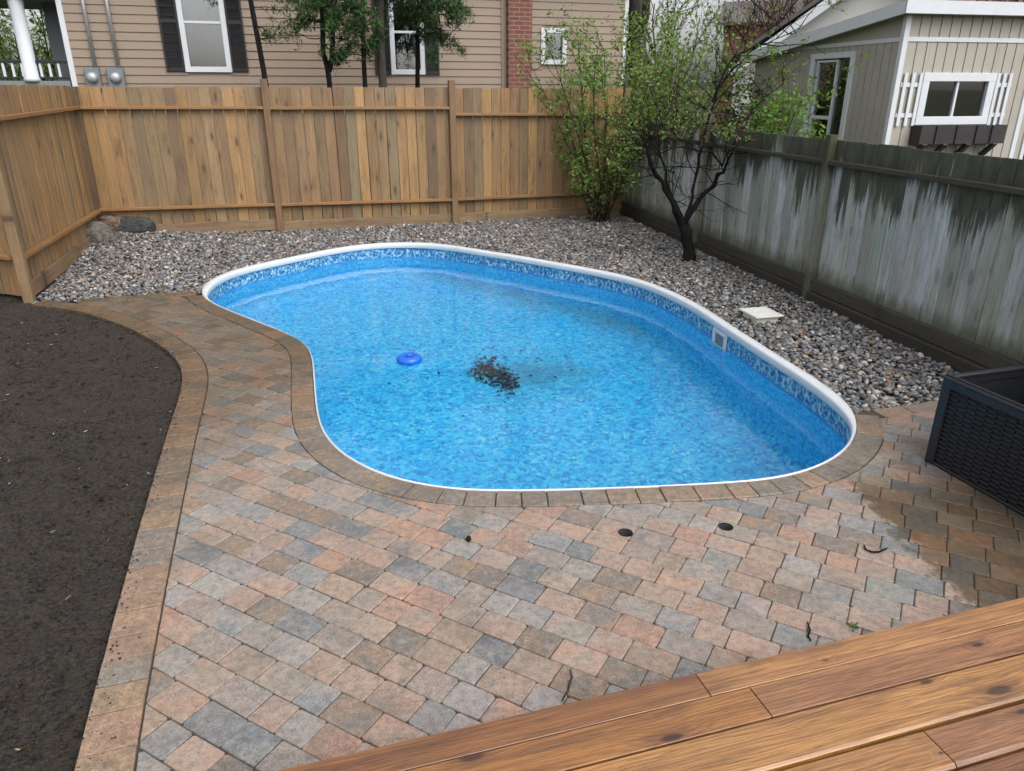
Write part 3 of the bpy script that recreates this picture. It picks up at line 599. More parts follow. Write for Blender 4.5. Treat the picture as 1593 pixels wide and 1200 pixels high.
gx, gy = np.meshgrid(np.arange(-5.6, 4.5, sp0), np.arange(4.0, 12.3, sp0), indexing='ij'); pts = np.column_stack([gx.ravel(), gy.ravel()]); pts = pts + rng.uniform(-0.5, 0.5, pts.shape) * sp0 * 1.2
pts = pts[inside(GPOLY, pts)]
pz = mound(pts[:, 0], pts[:, 1]) + rng.uniform(-0.024, 0.004, len(pts)); R = np.clip(rng.lognormal(math.log(0.0178), 0.27, len(pts)), 0.010, 0.034)
P = np.column_stack([pts, pz]); cols = PAL[rng.choice(len(PAL), len(P), p=PW)] * rng.uniform(0.7, 1.25, (len(P), 1))
nearm = P[:, 1] < 6.4
Va, Fa, Ca = scatter_stones(P[nearm], R[nearm], cols[nearm], True); Vb, Fb, Cb = scatter_stones(P[~nearm], R[~nearm] * 1.08, cols[~nearm], False)
mk('river_gravel', np.vstack([Va, Vb]), np.vstack([Fa, Fb + len(Va)]), M_PEBBLE, None, np.vstack([Ca, Cb]), SM=True, kind='stuff', label='grey river pebbles filling the bed between pool and fences', category='gravel')

# ------------------------------------------------------------------ soil
GS = 0.028; xs = np.arange(-6.4, -0.85, GS); ys = np.arange(0.6, 7.5, GS); nx, ny = len(xs), len(ys); X, Y = np.meshgrid(xs, ys, indexing='ij')
dist = np.full(X.shape, 9.0)
SP = np.vstack([SOIL_OUT, [[-0.3, -0.8], [-8, -0.8], [-8, 8]], [[-4.9, 8]]]); inS = inside(SP, np.column_stack([X.ravel(), Y.ravel()])).reshape(X.shape)
for q in SOIL_OUT[::3]: dist = np.minimum(dist, np.hypot(X - q[0], Y - q[1]))
Zs = np.empty(X.shape)
for i in range(nx):
    for j in range(ny):
        v = Vector((X[i, j], Y[i, j], 0)); Zs[i, j] = 0.022 * mnoise.noise(v * 1.4) + 0.016 * mnoise.noise(v * 5.0) + 0.013 * mnoise.noise(v * 12.0) + 0.011 * max(-0.2, mnoise.noise(v * 24.0))
Zs = -0.022 + Zs * np.clip(dist / 0.25, 0.25, 1); Zs = np.where(inS, Zs, np.where(dist < 0.05, -0.03, -0.085)); Zs[Y > 6.95] -= 0.0
V = np.stack([X, Y, Zs], -1).reshape(-1, 3); ii, jj = np.meshgrid(np.arange(nx - 1), np.arange(ny - 1), indexing='ij'); ii, jj = ii.ravel(), jj.ravel()
F = np.stack([ii * ny + jj, (ii + 1) * ny + jj, (ii + 1) * ny + jj + 1, ii * ny + jj + 1], 1); cx_ = X[:-1, :-1].ravel(); keepf = (inS[:-1, :-1] | (dist[:-1, :-1] < 0.1)).ravel()
soil = mk('bare_soil', V, F[keepf], M_SOIL, SM=True, kind='structure')
pts = np.column_stack([rng.uniform(-6, -1.0, 20000), rng.uniform(0.9, 7.1, 20000)]); pts = pts[inside(SP, pts)]
d2 = np.min(np.hypot(pts[:, None, 0] - SOIL_OUT[None, ::4, 0], pts[:, None, 1] - SOIL_OUT[None, ::4, 1]), 1); pts = pts[d2 > 0.03]
R = np.clip(rng.lognormal(math.log(0.0068), 0.55, len(pts)), 0.003, 0.03); iz = np.clip(((pts[:, 0] - xs[0]) / GS).astype(int), 0, nx - 1), np.clip(((pts[:, 1] - ys[0]) / GS).astype(int), 0, ny - 1)
V, F, C = scatter_stones(np.column_stack([pts, Zs[iz] + 0.001]), R, np.tile((0.03, 0.025, 0.02), (len(pts), 1)), False, 0.75)
mk('soil_clods', V, F, M_SOIL, soil, C, SM=False, kind='stuff')
dm = MB()
for _ in range(420):      # pale wood chips, straw and bits of stone lying on the soil
    k = random.randrange(len(pts)); p = np.array([*pts[k], Zs[iz[0][k], iz[1][k]] + 0.010]); a = random.uniform(0, 3.14); L = random.uniform(0.002, 0.012); w_ = random.uniform(0.001, 0.003)
    d = np.array([math.cos(a), math.sin(a), random.uniform(-.2, .2)]); b = np.array([-d[1], d[0], 0]); dm.beam(p, unit(d), unit(b), unit(np.cross(d, b)), L, w_, 0.0015, 0.0006, jit(random.choice([(0.30, 0.24, 0.16), (0.10, 0.065, 0.035), (0.42, 0.40, 0.35), (0.05, 0.035, 0.02)]), 0.3))
k_ = rng.integers(0, len(SOIL_OUT), 700); Pe = SOIL_OUT[k_] + nso[k_] * np.abs(rng.normal(0, 0.035, (700, 1))) + rng.normal(0, 0.02, (700, 2)); V, F, C = scatter_stones(np.column_stack([Pe, np.full(700, 0.003)]), rng.uniform(0.0015, 0.005, 700), np.tile((0.03, 0.025, 0.02), (700, 1)), False, 0.8); mk('soil_crumbs', V, F, M_SOIL, soil, C, kind='stuff')
M_CHIP = (lambda g: g.done(g.bsdf(g.col(), 0.8)))(G('wood_chips'))
dm.build('wood_chips', M_CHIP, soil, kind='stuff')

# ------------------------------------------------------------------ fences
def cedar_col():
    base = random.choices([(0.35, 0.21, 0.092), (0.31, 0.19, 0.092), (0.27, 0.175, 0.09), (0.40, 0.235, 0.095), (0.20, 0.125, 0.07), (0.25, 0.19, 0.105), (0.33, 0.225, 0.115)], (5, 6, 4, 3.5, 1.8, 1.5, 2))[0]; return jit(base, 0.14)
RAILC = (0.30, 0.15, 0.055); POSTC = (0.24, 0.14, 0.07)
def fence_bay(root, fr, u0, u1, zt, zb, top, bottom, ztop_rail, zlow_rail, kick=True, sag=0.0):
    u = u0
    while u < u1 - 0.02:
        w = min(random.choice((0.138, 0.14, 0.142)), u1 - u); h = top + random.uniform(-0.006, 0.008)
        mb = MB(); lean = random.gauss(0, 0.0025); c = fr(u + w / 2, -0.014 + random.uniform(-0.005, 0.005), (h + bottom) / 2)
        a = unit(Z3 + fr.d * lean); mb.beam(c, a, fr.d, fr.n, (h - bottom) / 2, w / 2 - 0.0034, 0.0085, 0.004, cedar_col()); mb.build('plank', M_CEDAR, root); u += w
    for zr in (ztop_rail, zlow_rail):
        z0, z1 = zr if isinstance(zr, tuple) else (zr, zr)
        a = fr(u0, 0.036, z0); b = fr(u1, 0.036, z1); d = unit(b - a); MB().beam((a + b) / 2, d, fr.n, unit(np.cross(d, fr.n)) * np.sign(np.cross(d, fr.n)[2]), np.linalg.norm(b - a) / 2, 0.036, 0.019, 0.004, jit(RAILC, 0.12)).build('rail', M_RAIL, root)
    if kick: one(fr, u0, u1, 0.001, 0.026, bottom - 0.05, bottom + 0.10, col=jit((0.28, 0.185, 0.105), 0.08), long='u').build('kickboard', M_CEDAR, root)
def post(root, fr, u, zt, zb=-0.1, w=0.09, n0=-0.02, col=POSTC, mat=M_CEDAR):
    return one(fr, u - w / 2, u + w / 2, n0, n0 + w, zb, zt, 0.006, jit(col, 0.1)).build('post', mat, root)
FB = Frame(A_, bd, bn); LB = float(np.linalg.norm(C_ - A_))
bf_ = thing('cedar_fence', (*((A_ + C_) / 2), 0), label='long new cedar plank fence across the back in front of the tan house', category='fence', group='cedar fences')
ub = [0.0, 2.28, 4.80, LB]
fence_bay(bf_, FB, 0.05, 2.24, 0, 0, 1.875, 0.06, (1.635, 1.62), (0.385, 0.36)); fence_bay(bf_, FB, 2.32, 4.76, 0, 0, 1.872, 0.02, (1.615, 1.60), (0.355, 0.325)); fence_bay(bf_, FB, 4.84, LB, 0, 0, 1.862, 0.02, (1.515, 1.485), (0.325, 0.335))
post(bf_, FB, 2.28, 1.975, n0=-0.01); post(bf_, FB, 4.80, 1.965, n0=-0.01)
FL = Frame(A_, ld, ln); LL = float(np.linalg.norm(P1 - A_))
lf = thing('cedar_fence', (*((A_ + P1) / 2), 0), label='short cedar fence side running from the boulders towards the bare soil', category='fence', group='cedar fences')
fence_bay(lf, FL, 0.06, LL - 0.05, 0, 0, 1.885, 0.05, (1.635, 1.60), (0.37, 0.40)); post(lf, FL, 0.0, 1.88, n0=-0.03, col=(0.12, 0.075, 0.045)); post(lf, FL, LL, 2.0, n0=-0.02, col=(0.25, 0.16, 0.085))
pd = unit([-0.93, 0.36]); FP = Frame(P1 + np.array([-0.02, 0.02]), pd, (-0.36 * 1.0, -0.93))
pf = thing('cedar_fence', (*(P1 + pd * 0.8), 0), label='cedar fence stub at the far left edge beside the leaning post', category='fence', group='cedar fences')
fence_bay(pf, FP, 0.0, 1.7, 0, 0, 1.885, 0.03, (1.62, 1.62), (0.41, 0.41), kick=False)
FR = Frame(C_, rd, rn); old = thing('old_board_fence', (*(C_ + rd * 4), 0), label='old grey board fence on the right stained with black and green mould', category='fence')
OLDC = [(0.50, 0.53, 0.515), (0.58, 0.615, 0.61), (0.40, 0.425, 0.375), (0.64, 0.675, 0.675), (0.46, 0.485, 0.43)]
u = 0.0; LRt = 8.6
while u < LRt:
    w = random.choice((0.135, 0.14, 0.145)); top = 1.43 + random.uniform(-0.008, 0.008) + (-0.02 if u < 2.8 else 0); bot = 0.17
    mb = MB(); c = FR(u + w / 2, -0.014 + random.uniform(-0.006, 0.006), (top + bot) / 2); mb.beam(c, unit(Z3 + FR.d * random.gauss(0, 0.004)), FR.d, FR.n, (top - bot) / 2, w / 2 - 0.0028, 0.009, 0.0035, jit(random.choice(OLDC), 0.13)); mb.build('plank', M_OLD, old); u += w
for (a, b) in ((0.0, 2.76), (2.84, 5.26), (5.34, 8.6)):
    one(FR, a, b, 0.0, 0.065, 1.222, 1.262, 0.004, (0.05, 0.045, 0.03), long='u').build('rail', M_OLDBASE, old)
    one(FR, a, b, 0.0, 0.05, 0.075, 0.185, 0.006, (0.065, 0.058, 0.045), long='u').build('base_board', M_OLDBASE, old); one(FR, a, b, 0.012, 0.085, -0.09, 0.072, 0.008, (0.04, 0.036, 0.03), long='u').build('base_board', M_OLDBASE, old)
for u in (2.8, 5.30, 7.85): post(old, FR, u, 1.475, w=0.078, n0=0.0, col=(0.22, 0.22, 0.16), mat=M_OLD)

# ------------------------------------------------------------------ deck
deck = thing('wooden_deck', (1.2, 1.0, 0), label='wet brown wooden deck in the bottom right corner', category='deck')
d3 = np.array([*dd, 0]); n3 = np.array([*dn, 0])
def deck_board(s0, s1, o0, o1, z, col, bev=0.006):
    c = d3 * (s0 + s1) / 2 + n3 * (o0 + o1) / 2 + Z3 * (z - 0.019); MB().beam(c, d3, n3, Z3, (s1 - s0) / 2, (o1 - o0) / 2, 0.019, bev, jit(np.array(col) * (1.32, 1.36, 1.2), 0.05)).build('deck_board', M_DECK, deck)
def salong(px, py): p = at(px, py, DECK_Z)[:2]; return float(p @ dd)
offs = [float(at(x, y, DECK_Z)[:2] @ dn) for x, y in ((1593, 929), (1593, 965), (1593, 1014.5), (1593, 1088), (1593, 1174))]
DB = [(0.19, 0.078, 0.03), (0.34, 0.155, 0.066), (0.27, 0.12, 0.055), (0.38, 0.18, 0.066)]
j1 = salong(1093, 1064); j2 = salong(1184, 1092); j3 = salong(1466, 1167)
deck_board(-3.0, j1 - 0.002, offs[1] + 0.002, offs[0], DECK_Z, DB[0], 0.0015); deck_board(j1 + 0.002, 4.5, offs[1] + 0.002, offs[0], DECK_Z, DB[1], 0.0015)
deck_board(-3.0, j2 - 0.002, offs[2] + 0.002, offs[1] - 0.001, DECK_Z - 0.001, (0.29, 0.122, 0.04), 0.0015); deck_board(j2 + 0.002, 4.5, offs[2] + 0.002, offs[1] - 0.001, DECK_Z - 0.001, (0.28, 0.125, 0.062), 0.0015)
deck_board(-3.0, 4.5, offs[3] + 0.006, offs[2] - 0.001, DECK_Z + 0.001, DB[3], 0.008)
o = offs[3] - 0.004
w_ = 0.128
deck_board(-3.0, j3 - 0.002, o - w_, o, DECK_Z, (0.34, 0.155, 0.06), 0.009); deck_board(j3 + 0.002, 4.5, o - w_, o, DECK_Z, (0.26, 0.118, 0.06), 0.009); o -= w_ + 0.008
while o > -2.2: deck_board(-3.0, 4.5, o - 0.135, o, DECK_Z, random.choice(DB), 0.008); o -= 0.143
MB().beam(d3 * 0.75 + n3 * (offs[0] - 0.03) + Z3 * (0.5 * (DECK_Z - 0.04) - 0.02), d3, n3, Z3, 3.7, 0.018, (DECK_Z - 0.04) / 2 + 0.02, 0.003, (0.22, 0.12, 0.06)).build('fascia_board', M_DECK, deck)

# ------------------------------------------------------------------ storage box
bf2 = np.array([0.285, -0.9585]); bg2 = np.array([0.9585, 0.285]); B0 = np.array([2.215, 3.525]); BH = 0.495; BL, BD = 1.25, 0.62
box = thing('storage_box', (*(B0 + bf2 * BL / 2 + bg2 * BD / 2), 0), label='black resin wicker storage box standing open on the pavers', category='storage box')
def side(u0, P, d, nn, L, tag_):
    fr = Frame(P, d, nn); mb = MB()
    post_w = 0.055
    for a in ((0, post_w), (L - post_w, L)): fr.box(mb, a[0], a[1], -0.03, 0.006, 0.0, BH - 0.012, 0.006)
    fr.box(mb, post_w, L - post_w, -0.03, 0.002, BH - 0.062, BH - 0.012, 0.005, long='u'); fr.box(mb, post_w, L - post_w, -0.03, 0.0, 0.0, 0.018, 0.005, long='u')
    p = mb.build('frame', M_BOXPL, box); one(fr, post_w, L - post_w, -0.028, -0.016, 0.018, BH - 0.062).build('panel', M_BOXPL, p)
    # woven slats: short bars, alternate columns raised, as one relief per panel
    wv = MB(); nc = int((L - 2 * post_w) / 0.052); cw = (L - 2 * post_w) / nc
    z = 0.022; row = 0
    while z < BH - 0.07:
        for k in range(nc):
            up = (row + k) % 2; n_ = 0.0 if up else -0.008
            wv_u0 = post_w + k * cw; fr.box(wv, wv_u0 + 0.001, wv_u0 + cw - 0.001, -0.018, n_ - 0.004, z, z + 0.0095, 0.003, long='u')
        z += 0.0125; row += 1
    wv.build('wicker_weave', M_BOXPL, p, kind='stuff')
side(0, B0, bf2, -bg2, BL, 'front'); side(0, B0, bg2, -bf2 * 1.0, BD, 'end')
side(0, B0 + bf2 * BL + bg2 * 0.0, bg2, bf2, BD, 'end'); side(0, B0 + bg2 * BD, bf2, bg2, BL, 'back')
fr = Frame(B0, bf2, -bg2); mb = MB()
for n0, n1, z1 in ((-0.012, 0.010, BH - 0.006), (-0.036, -0.016, BH)): fr.box(mb, -0.008, BL + 0.008, n0, n1, BH - 0.02, z1, 0.004, long='u'); fr.box(mb, -0.008, BL + 0.008, -BD - n1, -BD - n0, BH - 0.02, z1, 0.004, long='u')
fe = Frame(B0, bg2, -bf2)
for n0, n1, z1 in ((-0.012, 0.010, BH - 0.0065), (-0.036, -0.016, BH - 0.001)): fe.box(mb, 0.036, BD - 0.036, n0, n1, BH - 0.02, z1, 0.004, long='u'); fe.box(mb, 0.036, BD - 0.036, -BL - n1, -BL - n0, BH - 0.02, z1, 0.004, long='u')
mb.build('rim', M_BOXPL, box); one(fr, 0.03, BL - 0.03, -BD + 0.03, -0.03, 0.01, 0.03, long='u').build('floor_panel', M_BOXPL, box)
lid = MB(); lc = B0 + bg2 * (BD + 0.10) + bf2 * BL / 2; ldn = unit(np.array([*(bg2 * 0.32), 0.95])); lid.beam(np.array([*lc, BH + 0.33]), np.array([*bf2, 0]), ldn, unit(np.cross(np.array([*bf2, 0]), ldn)), BL / 2, 0.31, 0.018, 0.01)
lido = lid.build('lid', M_BOXPL, box)
g0 = np.array([*(B0 + bf2 * 0.30 + bg2 * 0.33), BH - 0.07]); g1 = np.array([*(B0 + bf2 * 0.30 + bg2 * (BD + 0.09)), BH + 0.30]); MB().tube([g0, g0 + (g1 - g0) * 0.5], [0.009, 0.009], 10).tube([g0 + (g1 - g0) * 0.5, g1], [0.005, 0.005], 8).build('gas_strut', M_COND, lido)

# ------------------------------------------------------------------ small things in the yard
c = at(637, 562, WATER_Z)
fl = thing('chlorine_floater', c, label='round blue chlorine dispenser floating on the pool water', category='pool floater')
MB().lathe(c, [(0.03, -0.05), (0.055, -0.045), (0.085, -0.02), (0.1, 0.0), (0.103, 0.018), (0.095, 0.036), (0.075, 0.048), (0.05, 0.052), (0.047, 0.044), (0.02, 0.043)], 32).build('float_ring', M_BLUE, fl)
MB().lathe(c, [(0.026, 0.04), (0.026, 0.058), (0.02, 0.062), (0.008, 0.063)], 20).build('cap', M_BLUE, fl); MB().lathe(c, [(0.03, -0.085), (0.04, -0.08), (0.042, -0.05), (0.04, -0.045)], 20).build('basket', M_BLUE, fl)
q = [at(*p, 0.045) for p in ((1153, 480.7), (1196, 477.5), (1214, 492.7), (1172, 496))]; cc_ = sum(q) / 4; ax = unit((q[1] - q[0]) * [1, 1, 0]); ay = unit(np.array([-ax[1], ax[0], 0]))
sc_ = thing('skimmer_cover', (cc_[0], cc_[1], 0), label='square off-white skimmer cover sticking up from the gravel', category='skimmer cover')
MB().beam(cc_ + Z3 * 0.0, ax, ay, Z3, 0.13, 0.145, 0.007, 0.003).build('lid', M_LID, sc_); MB().beam(cc_ - Z3 * 0.055, ax, ay, Z3, 0.10, 0.115, 0.047, 0.006).build('housing', M_LID, sc_)
mb = MB()
for k in range(2): mb.beam(cc_ + Z3 * 0.0085 + ay * (0.06 - 0.12 * k), ax, ay, Z3, 0.05, 0.006, 0.002, 0.001)
mb.build('finger_grip', M_LID, sc_)
def boulder(px, py, w, d, h, col, label, dx=0, z=0.03, seed=1):
    c = at(px, py); c = np.array([c[0] + dx, c[1], z]); V0, F0 = ico(4); V = []
    for v in V0:
        n = mnoise.noise(Vector(v) * 1.3 + Vector((seed * 7.1, 0, 0))) * 0.22 + mnoise.noise(Vector(v) * 3.5 + Vector((seed * 3.3, 0, 0))) * 0.07
        p = np.sign(v) * np.abs(v) ** 0.85 * (1 + n); V.append((c[0] + p[0] * w, c[1] + p[1] * d, c[2] + max(p[2], -0.5) * h + h * 0.35))
    mk('boulder', V, F0, M_ROCK, None, np.tile(col, (len(V), 1)), SM=True, origin=c, label=label, category='boulder', group='boulders in the fence corner')
boulder(153, 384, 0.22, 0.18, 0.20, (0.20, 0.185, 0.16), 'banded grey-brown boulder lying in front in the fence corner', seed=1)
boulder(177, 371, 0.18, 0.15, 0.18, (0.26, 0.175, 0.13), 'pinkish angular boulder behind the banded one in the fence corner', seed=2, z=0.08)
boulder(212, 370, 0.25, 0.16, 0.17, (0.07, 0.075, 0.078), 'long smooth dark wet boulder right of the other two', seed=4, z=0.06)
def core_out(o, c, r):
    bm = bmesh.new(); bmesh.ops.create_cone(bm, cap_ends=True, segments=28, radius1=r, radius2=r, depth=0.4); me = bpy.data.meshes.new('core'); bm.to_mesh(me); bm.free()
    cut = bpy.data.objects.new('core', me); COL.objects.link(cut); cut.location = (c[0], c[1], 0); md = o.modifiers.new('core', 'BOOLEAN'); md.operation = 'DIFFERENCE'; md.solver = 'EXACT'; md.object = cut
    dg = bpy.context.evaluated_depsgraph_get(); dg.update(); nm = bpy.data.meshes.new_from_object(o.evaluated_get(dg), depsgraph=dg); o.modifiers.clear()
    for nme in ('Col', 'Col2'):
        if nme in o.data.color_attributes:
            cv = tuple(o.data.color_attributes[nme].data[0].color)
            if nme in nm.attributes: nm.attributes.remove(nm.attributes[nme])
            a_ = nm.color_attributes.new(nme, 'FLOAT_COLOR', 'POINT'); a_.data.foreach_set('color', np.tile(np.array(cv, np.float32), len(nm.vertices)))
    o.data = nm
    bpy.data.objects.remove(cut)
for k, h in enumerate(HOLES):
    t = thing('anchor_sleeve', (h[0], h[1], 0), label=('round anchor hole in the pavers, left of the pair' if k == 0 else 'round anchor hole in the pavers, right of the pair'), category='anchor hole', group='anchor holes in the patio')
    for o in [o for o in patio.children if 'field' not in o.name and np.hypot(*(np.array([v.co[:2] for v in o.data.vertices]).mean(0) - h)) < 0.135] + [patio]: core_out(o, h, 0.034)
    MB().lathe((h[0], h[1], 0.0), [(0.0325, -0.075), (0.0335, -0.075), (0.0335, -0.004), (0.030, -0.004), (0.029, -0.02), (0.024, -0.022), (0.024, -0.065), (0.002, -0.066)][::-1], 28).build('sleeve', M_DARK, t)
    MB().lathe((h[0], h[1], 0.0), [(0.0285, -0.035), (0.0285, -0.030), (0.0245, -0.030), (0.0245, -0.035)], 28).build('metal_ring', M_COND, t)
def squiggle(name, pts, r, mat, **t):
    P = [at(x, y, 0.006) for x, y in pts]; n = len(P); MB().tube(P, [r * (0.5 + 0.5 * math.sin(math.pi * (k + 0.6) / (n + 0.2))) for k in range(n)], 6).build(name, mat, None, **t)
squiggle('twig', [(1344, 848), (1347, 855), (1356, 859), (1367, 859), (1376, 855), (1380, 853)], 0.0045, M_BARKD, label='curved dark twig on the wet pavers near the storage box', category='twig')
squiggle('twig', [(887, 1042), (890, 1053), (886, 1064), (884, 1075), (877, 1085), (875, 1091)], 0.003, M_BARKB, label='thin wavy twig lying on the pavers close to the deck', category='twig')
squiggle('twig', [(1256, 968), (1260, 980), (1257, 990), (1262, 997)], 0.004, M_BARKD, label='short dark twig next to the green weed by the deck', category='twig')
mb = MB(); lp = at(729, 839, 0.006); mb.lathe(lp, [(0.004, 0), (0.012, 0.001), (0.011, 0.006), (0.003, 0.009)], 8); 
for i, v in enumerate(mb.v): mb.v[i] = (v[0], lp[1] + (v[1] - lp[1]) * 1.9, v[2])
mb.build('dead_leaf', M_BARKD, None, label='small dark curled leaf on a grey paver below the pool', category='leaf')
def leaves_np(P, size, cols, up=0.3, aspect=0.5, droop=None):
    n = len(P); D = rng.normal(0, 1, (n, 3)); D[:, 2] *= 0.7
    if droop is not None: D = D * 0.55 + droop
    D /= np.linalg.norm(D, axis=1, keepdims=True); Nn = rng.normal(0, 1, (n, 3)); Nn[:, 2] += up * 3; S = np.cross(D, Nn); S /= np.maximum(np.linalg.norm(S, axis=1, keepdims=True), 1e-6)
    sz = (size * rng.uniform(0.65, 1.3, n))[:, None]; up_ = np.cross(S, D)
    V = np.stack([P - D * sz, P + S * sz * aspect + up_ * sz * 0.12, P + D * sz, P - S * sz * aspect + up_ * sz * 0.12], 1).reshape(-1, 3)
    b = (np.arange(n) * 4)[:, None]; F = np.concatenate([b + np.array([0, 1, 2]), b + np.array([0, 2, 3])], 0); return V, F, np.repeat(cols, 4, 0)
wp_ = at(1328, 976, 0.004); P = wp_ + rng.normal(0, 1, (40, 3)) * [0.010, 0.012, 0.004] + [0, 0, 0.006]
V, F, C = leaves_np(P, 0.006, np.tile((0.05, 0.16, 0.02), (40, 1))); mk('weed', V, F, M_LEAF, None, C, origin=wp_, label='tiny green weed sprouting from a paver joint beside the deck', category='weed')
# sodden leaves on the pool floor
def under(px, py, z):      # where a point seen through the water surface lies on the floor
    d = unit(ray(px, py)); s0 = at(px, py, WATER_Z); hx = d[:2] / 1.333; q = np.array([*hx, -math.sqrt(1 - hx @ hx)]); return s0 + q * ((z - WATER_Z) / q[2])
a, b = under(738, 574, -1.2), under(800, 590, -1.2); n = 480; t = rng.uniform(0, 1, n); P = a[None] + (b - a)[None] * t[:, None] + np.column_stack([rng.normal(0, 0.035, n), rng.normal(0, 0.13, n) + 0.08 * np.sin(t * 5), rng.uniform(0.0, 0.02, n)])
def floor_z(x, y): return -0.84
nf_ = 40; P2 = (a + b) / 2 + np.column_stack([rng.normal(0.1, 0.45, nf_), rng.normal(0.2, 0.5, nf_), rng.uniform(0, 0.01, nf_)]); P = np.vstack([P, P2])
D_ = []
for p in P:      # rest on the sloping floor
    dv = p[:2] - cen; L = np.linalg.norm(dv); k = int(np.argmin(np.abs(np.angle(np.exp(1j * (ang - math.atan2(dv[1], dv[0]))))))); Rr = np.linalg.norm(INN[k] - nin[k] * 0.2 - cen); s_ = min(1.0, L / Rr); D_.append(fz(s_) + 0.012)
P[:, 2] = np.array(D_) + rng.uniform(0, 0.012, len(P))
V, F, C = leaves_np(P, 0.020, np.tile((0.02, 0.02, 0.02), (len(P), 1)), 2.0, 0.6); mk('sunken_leaves', V, F, M_FLAKE, None, C, kind='stuff', label='dark pile of sodden leaves on the pool floor', category='leaves')

# ------------------------------------------------------------------ house behind the back fence
HD = unit([1, 0.31]); HN = np.array([HD[1], -HD[0]]); FH = Frame((-6.3, 13.0), HD, HN); HU0, HU1, HZ = -0.7, 8.88, 4.05
house = thing('house', (*(np.array([-6.3, 13.0]) + HD * 4 - HN * 3), 0), label='tan vinyl-sided house with black shutters behind the back fence', category='house')
def bx(fr, name, mat, parent, *a, **k): return one(fr, *a, **k).build(name, mat, parent)
OPEN = [(0.97, 1.64, 2.14, 3.60), (4.37, 4.925, 2.12, 3.50), (7.18, 7.63, 2.31, 2.87)]
def strips_h(fr, u0, u1, z0, z1, pitch, opens, parent, mat, name='siding_board'):
    z = z0
    while z < z1:
        zt = min(z + pitch, z1); segs = [(u0, u1)]
        for (a, b, c, d) in opens:
            if c < zt - 0.002 and d > z + 0.002:
                ns = []
                for (s, e) in segs:
                    if b <= s or a >= e: ns.append((s, e)); continue
                    if a > s: ns.append((s, a))
                    if b < e: ns.append((b, e))
                segs = ns
        for (s, e) in segs:
            m = (z + zt) / 2
            # double-lap profile: lower lip stands out, upper edge tucks in
            prof = [(0.0, z + 0.0), (0.022, z + 0.0), (0.024, z + 0.004), (0.010, zt - 0.004), (0.0, zt)]
            V = [fr(uu, n_, zz) for uu in (s, e) for n_, zz in prof]; k = len(prof); F = [(i, (i + 1) % k, k + (i + 1) % k, k + i) for i in range(k)] + [tuple(range(k - 1, -1, -1)), tuple(range(k, 2 * k))]
            mk(name, V, F, mat, parent)
        z = zt
def wall_grid(fr, name, u0, u1, z0, z1, opens, mat, parent, th=0.15):
    us = sorted({u0, u1, *[v for o in opens for v in o[:2]]}); zs = sorted({z0, z1, *[v for o in opens for v in o[2:]]}); mb = MB()
    for i in range(len(us) - 1):
        for j in range(len(zs) - 1):
            mu, mz = (us[i] + us[i + 1]) / 2, (zs[j] + zs[j + 1]) / 2
            if any(a < mu < b and c < mz < d for a, b, c, d in opens): continue
            fr.box(mb, us[i], us[i + 1], -th, -0.001, zs[j], zs[j + 1], 0.0)
    return mb.build(name, mat, parent)
wall_grid(FH, 'wall', HU0, HU1, -0.1, HZ, OPEN, M_SIDING, house)
strips_h(FH, HU0, 6.38, 1.30, 4.03, 0.127, OPEN + [], house, M_SIDING); strips_h(FH, 6.93, HU1 - 0.06, 1.30, 4.03, 0.127, OPEN, house, M_SIDING)
bx(FH, 'corner_trim', M_SIDING, house, 6.38, 6.48, 0, 0.035, 1.0, HZ); bx(FH, 'corner_trim', M_WHITE, house, HU1 - 0.06, HU1 + 0.02, -0.06, 0.03, 0, HZ); bx(FH, 'corner_trim', M_WHITE, house, HU0 - 0.08, HU0, -0.06, 0.035, 0, HZ)
bx(FH, 'brick_chimney', M_BRICK, house, 6.48, 6.93, 0.0, 0.16, -0.1, 5.9)
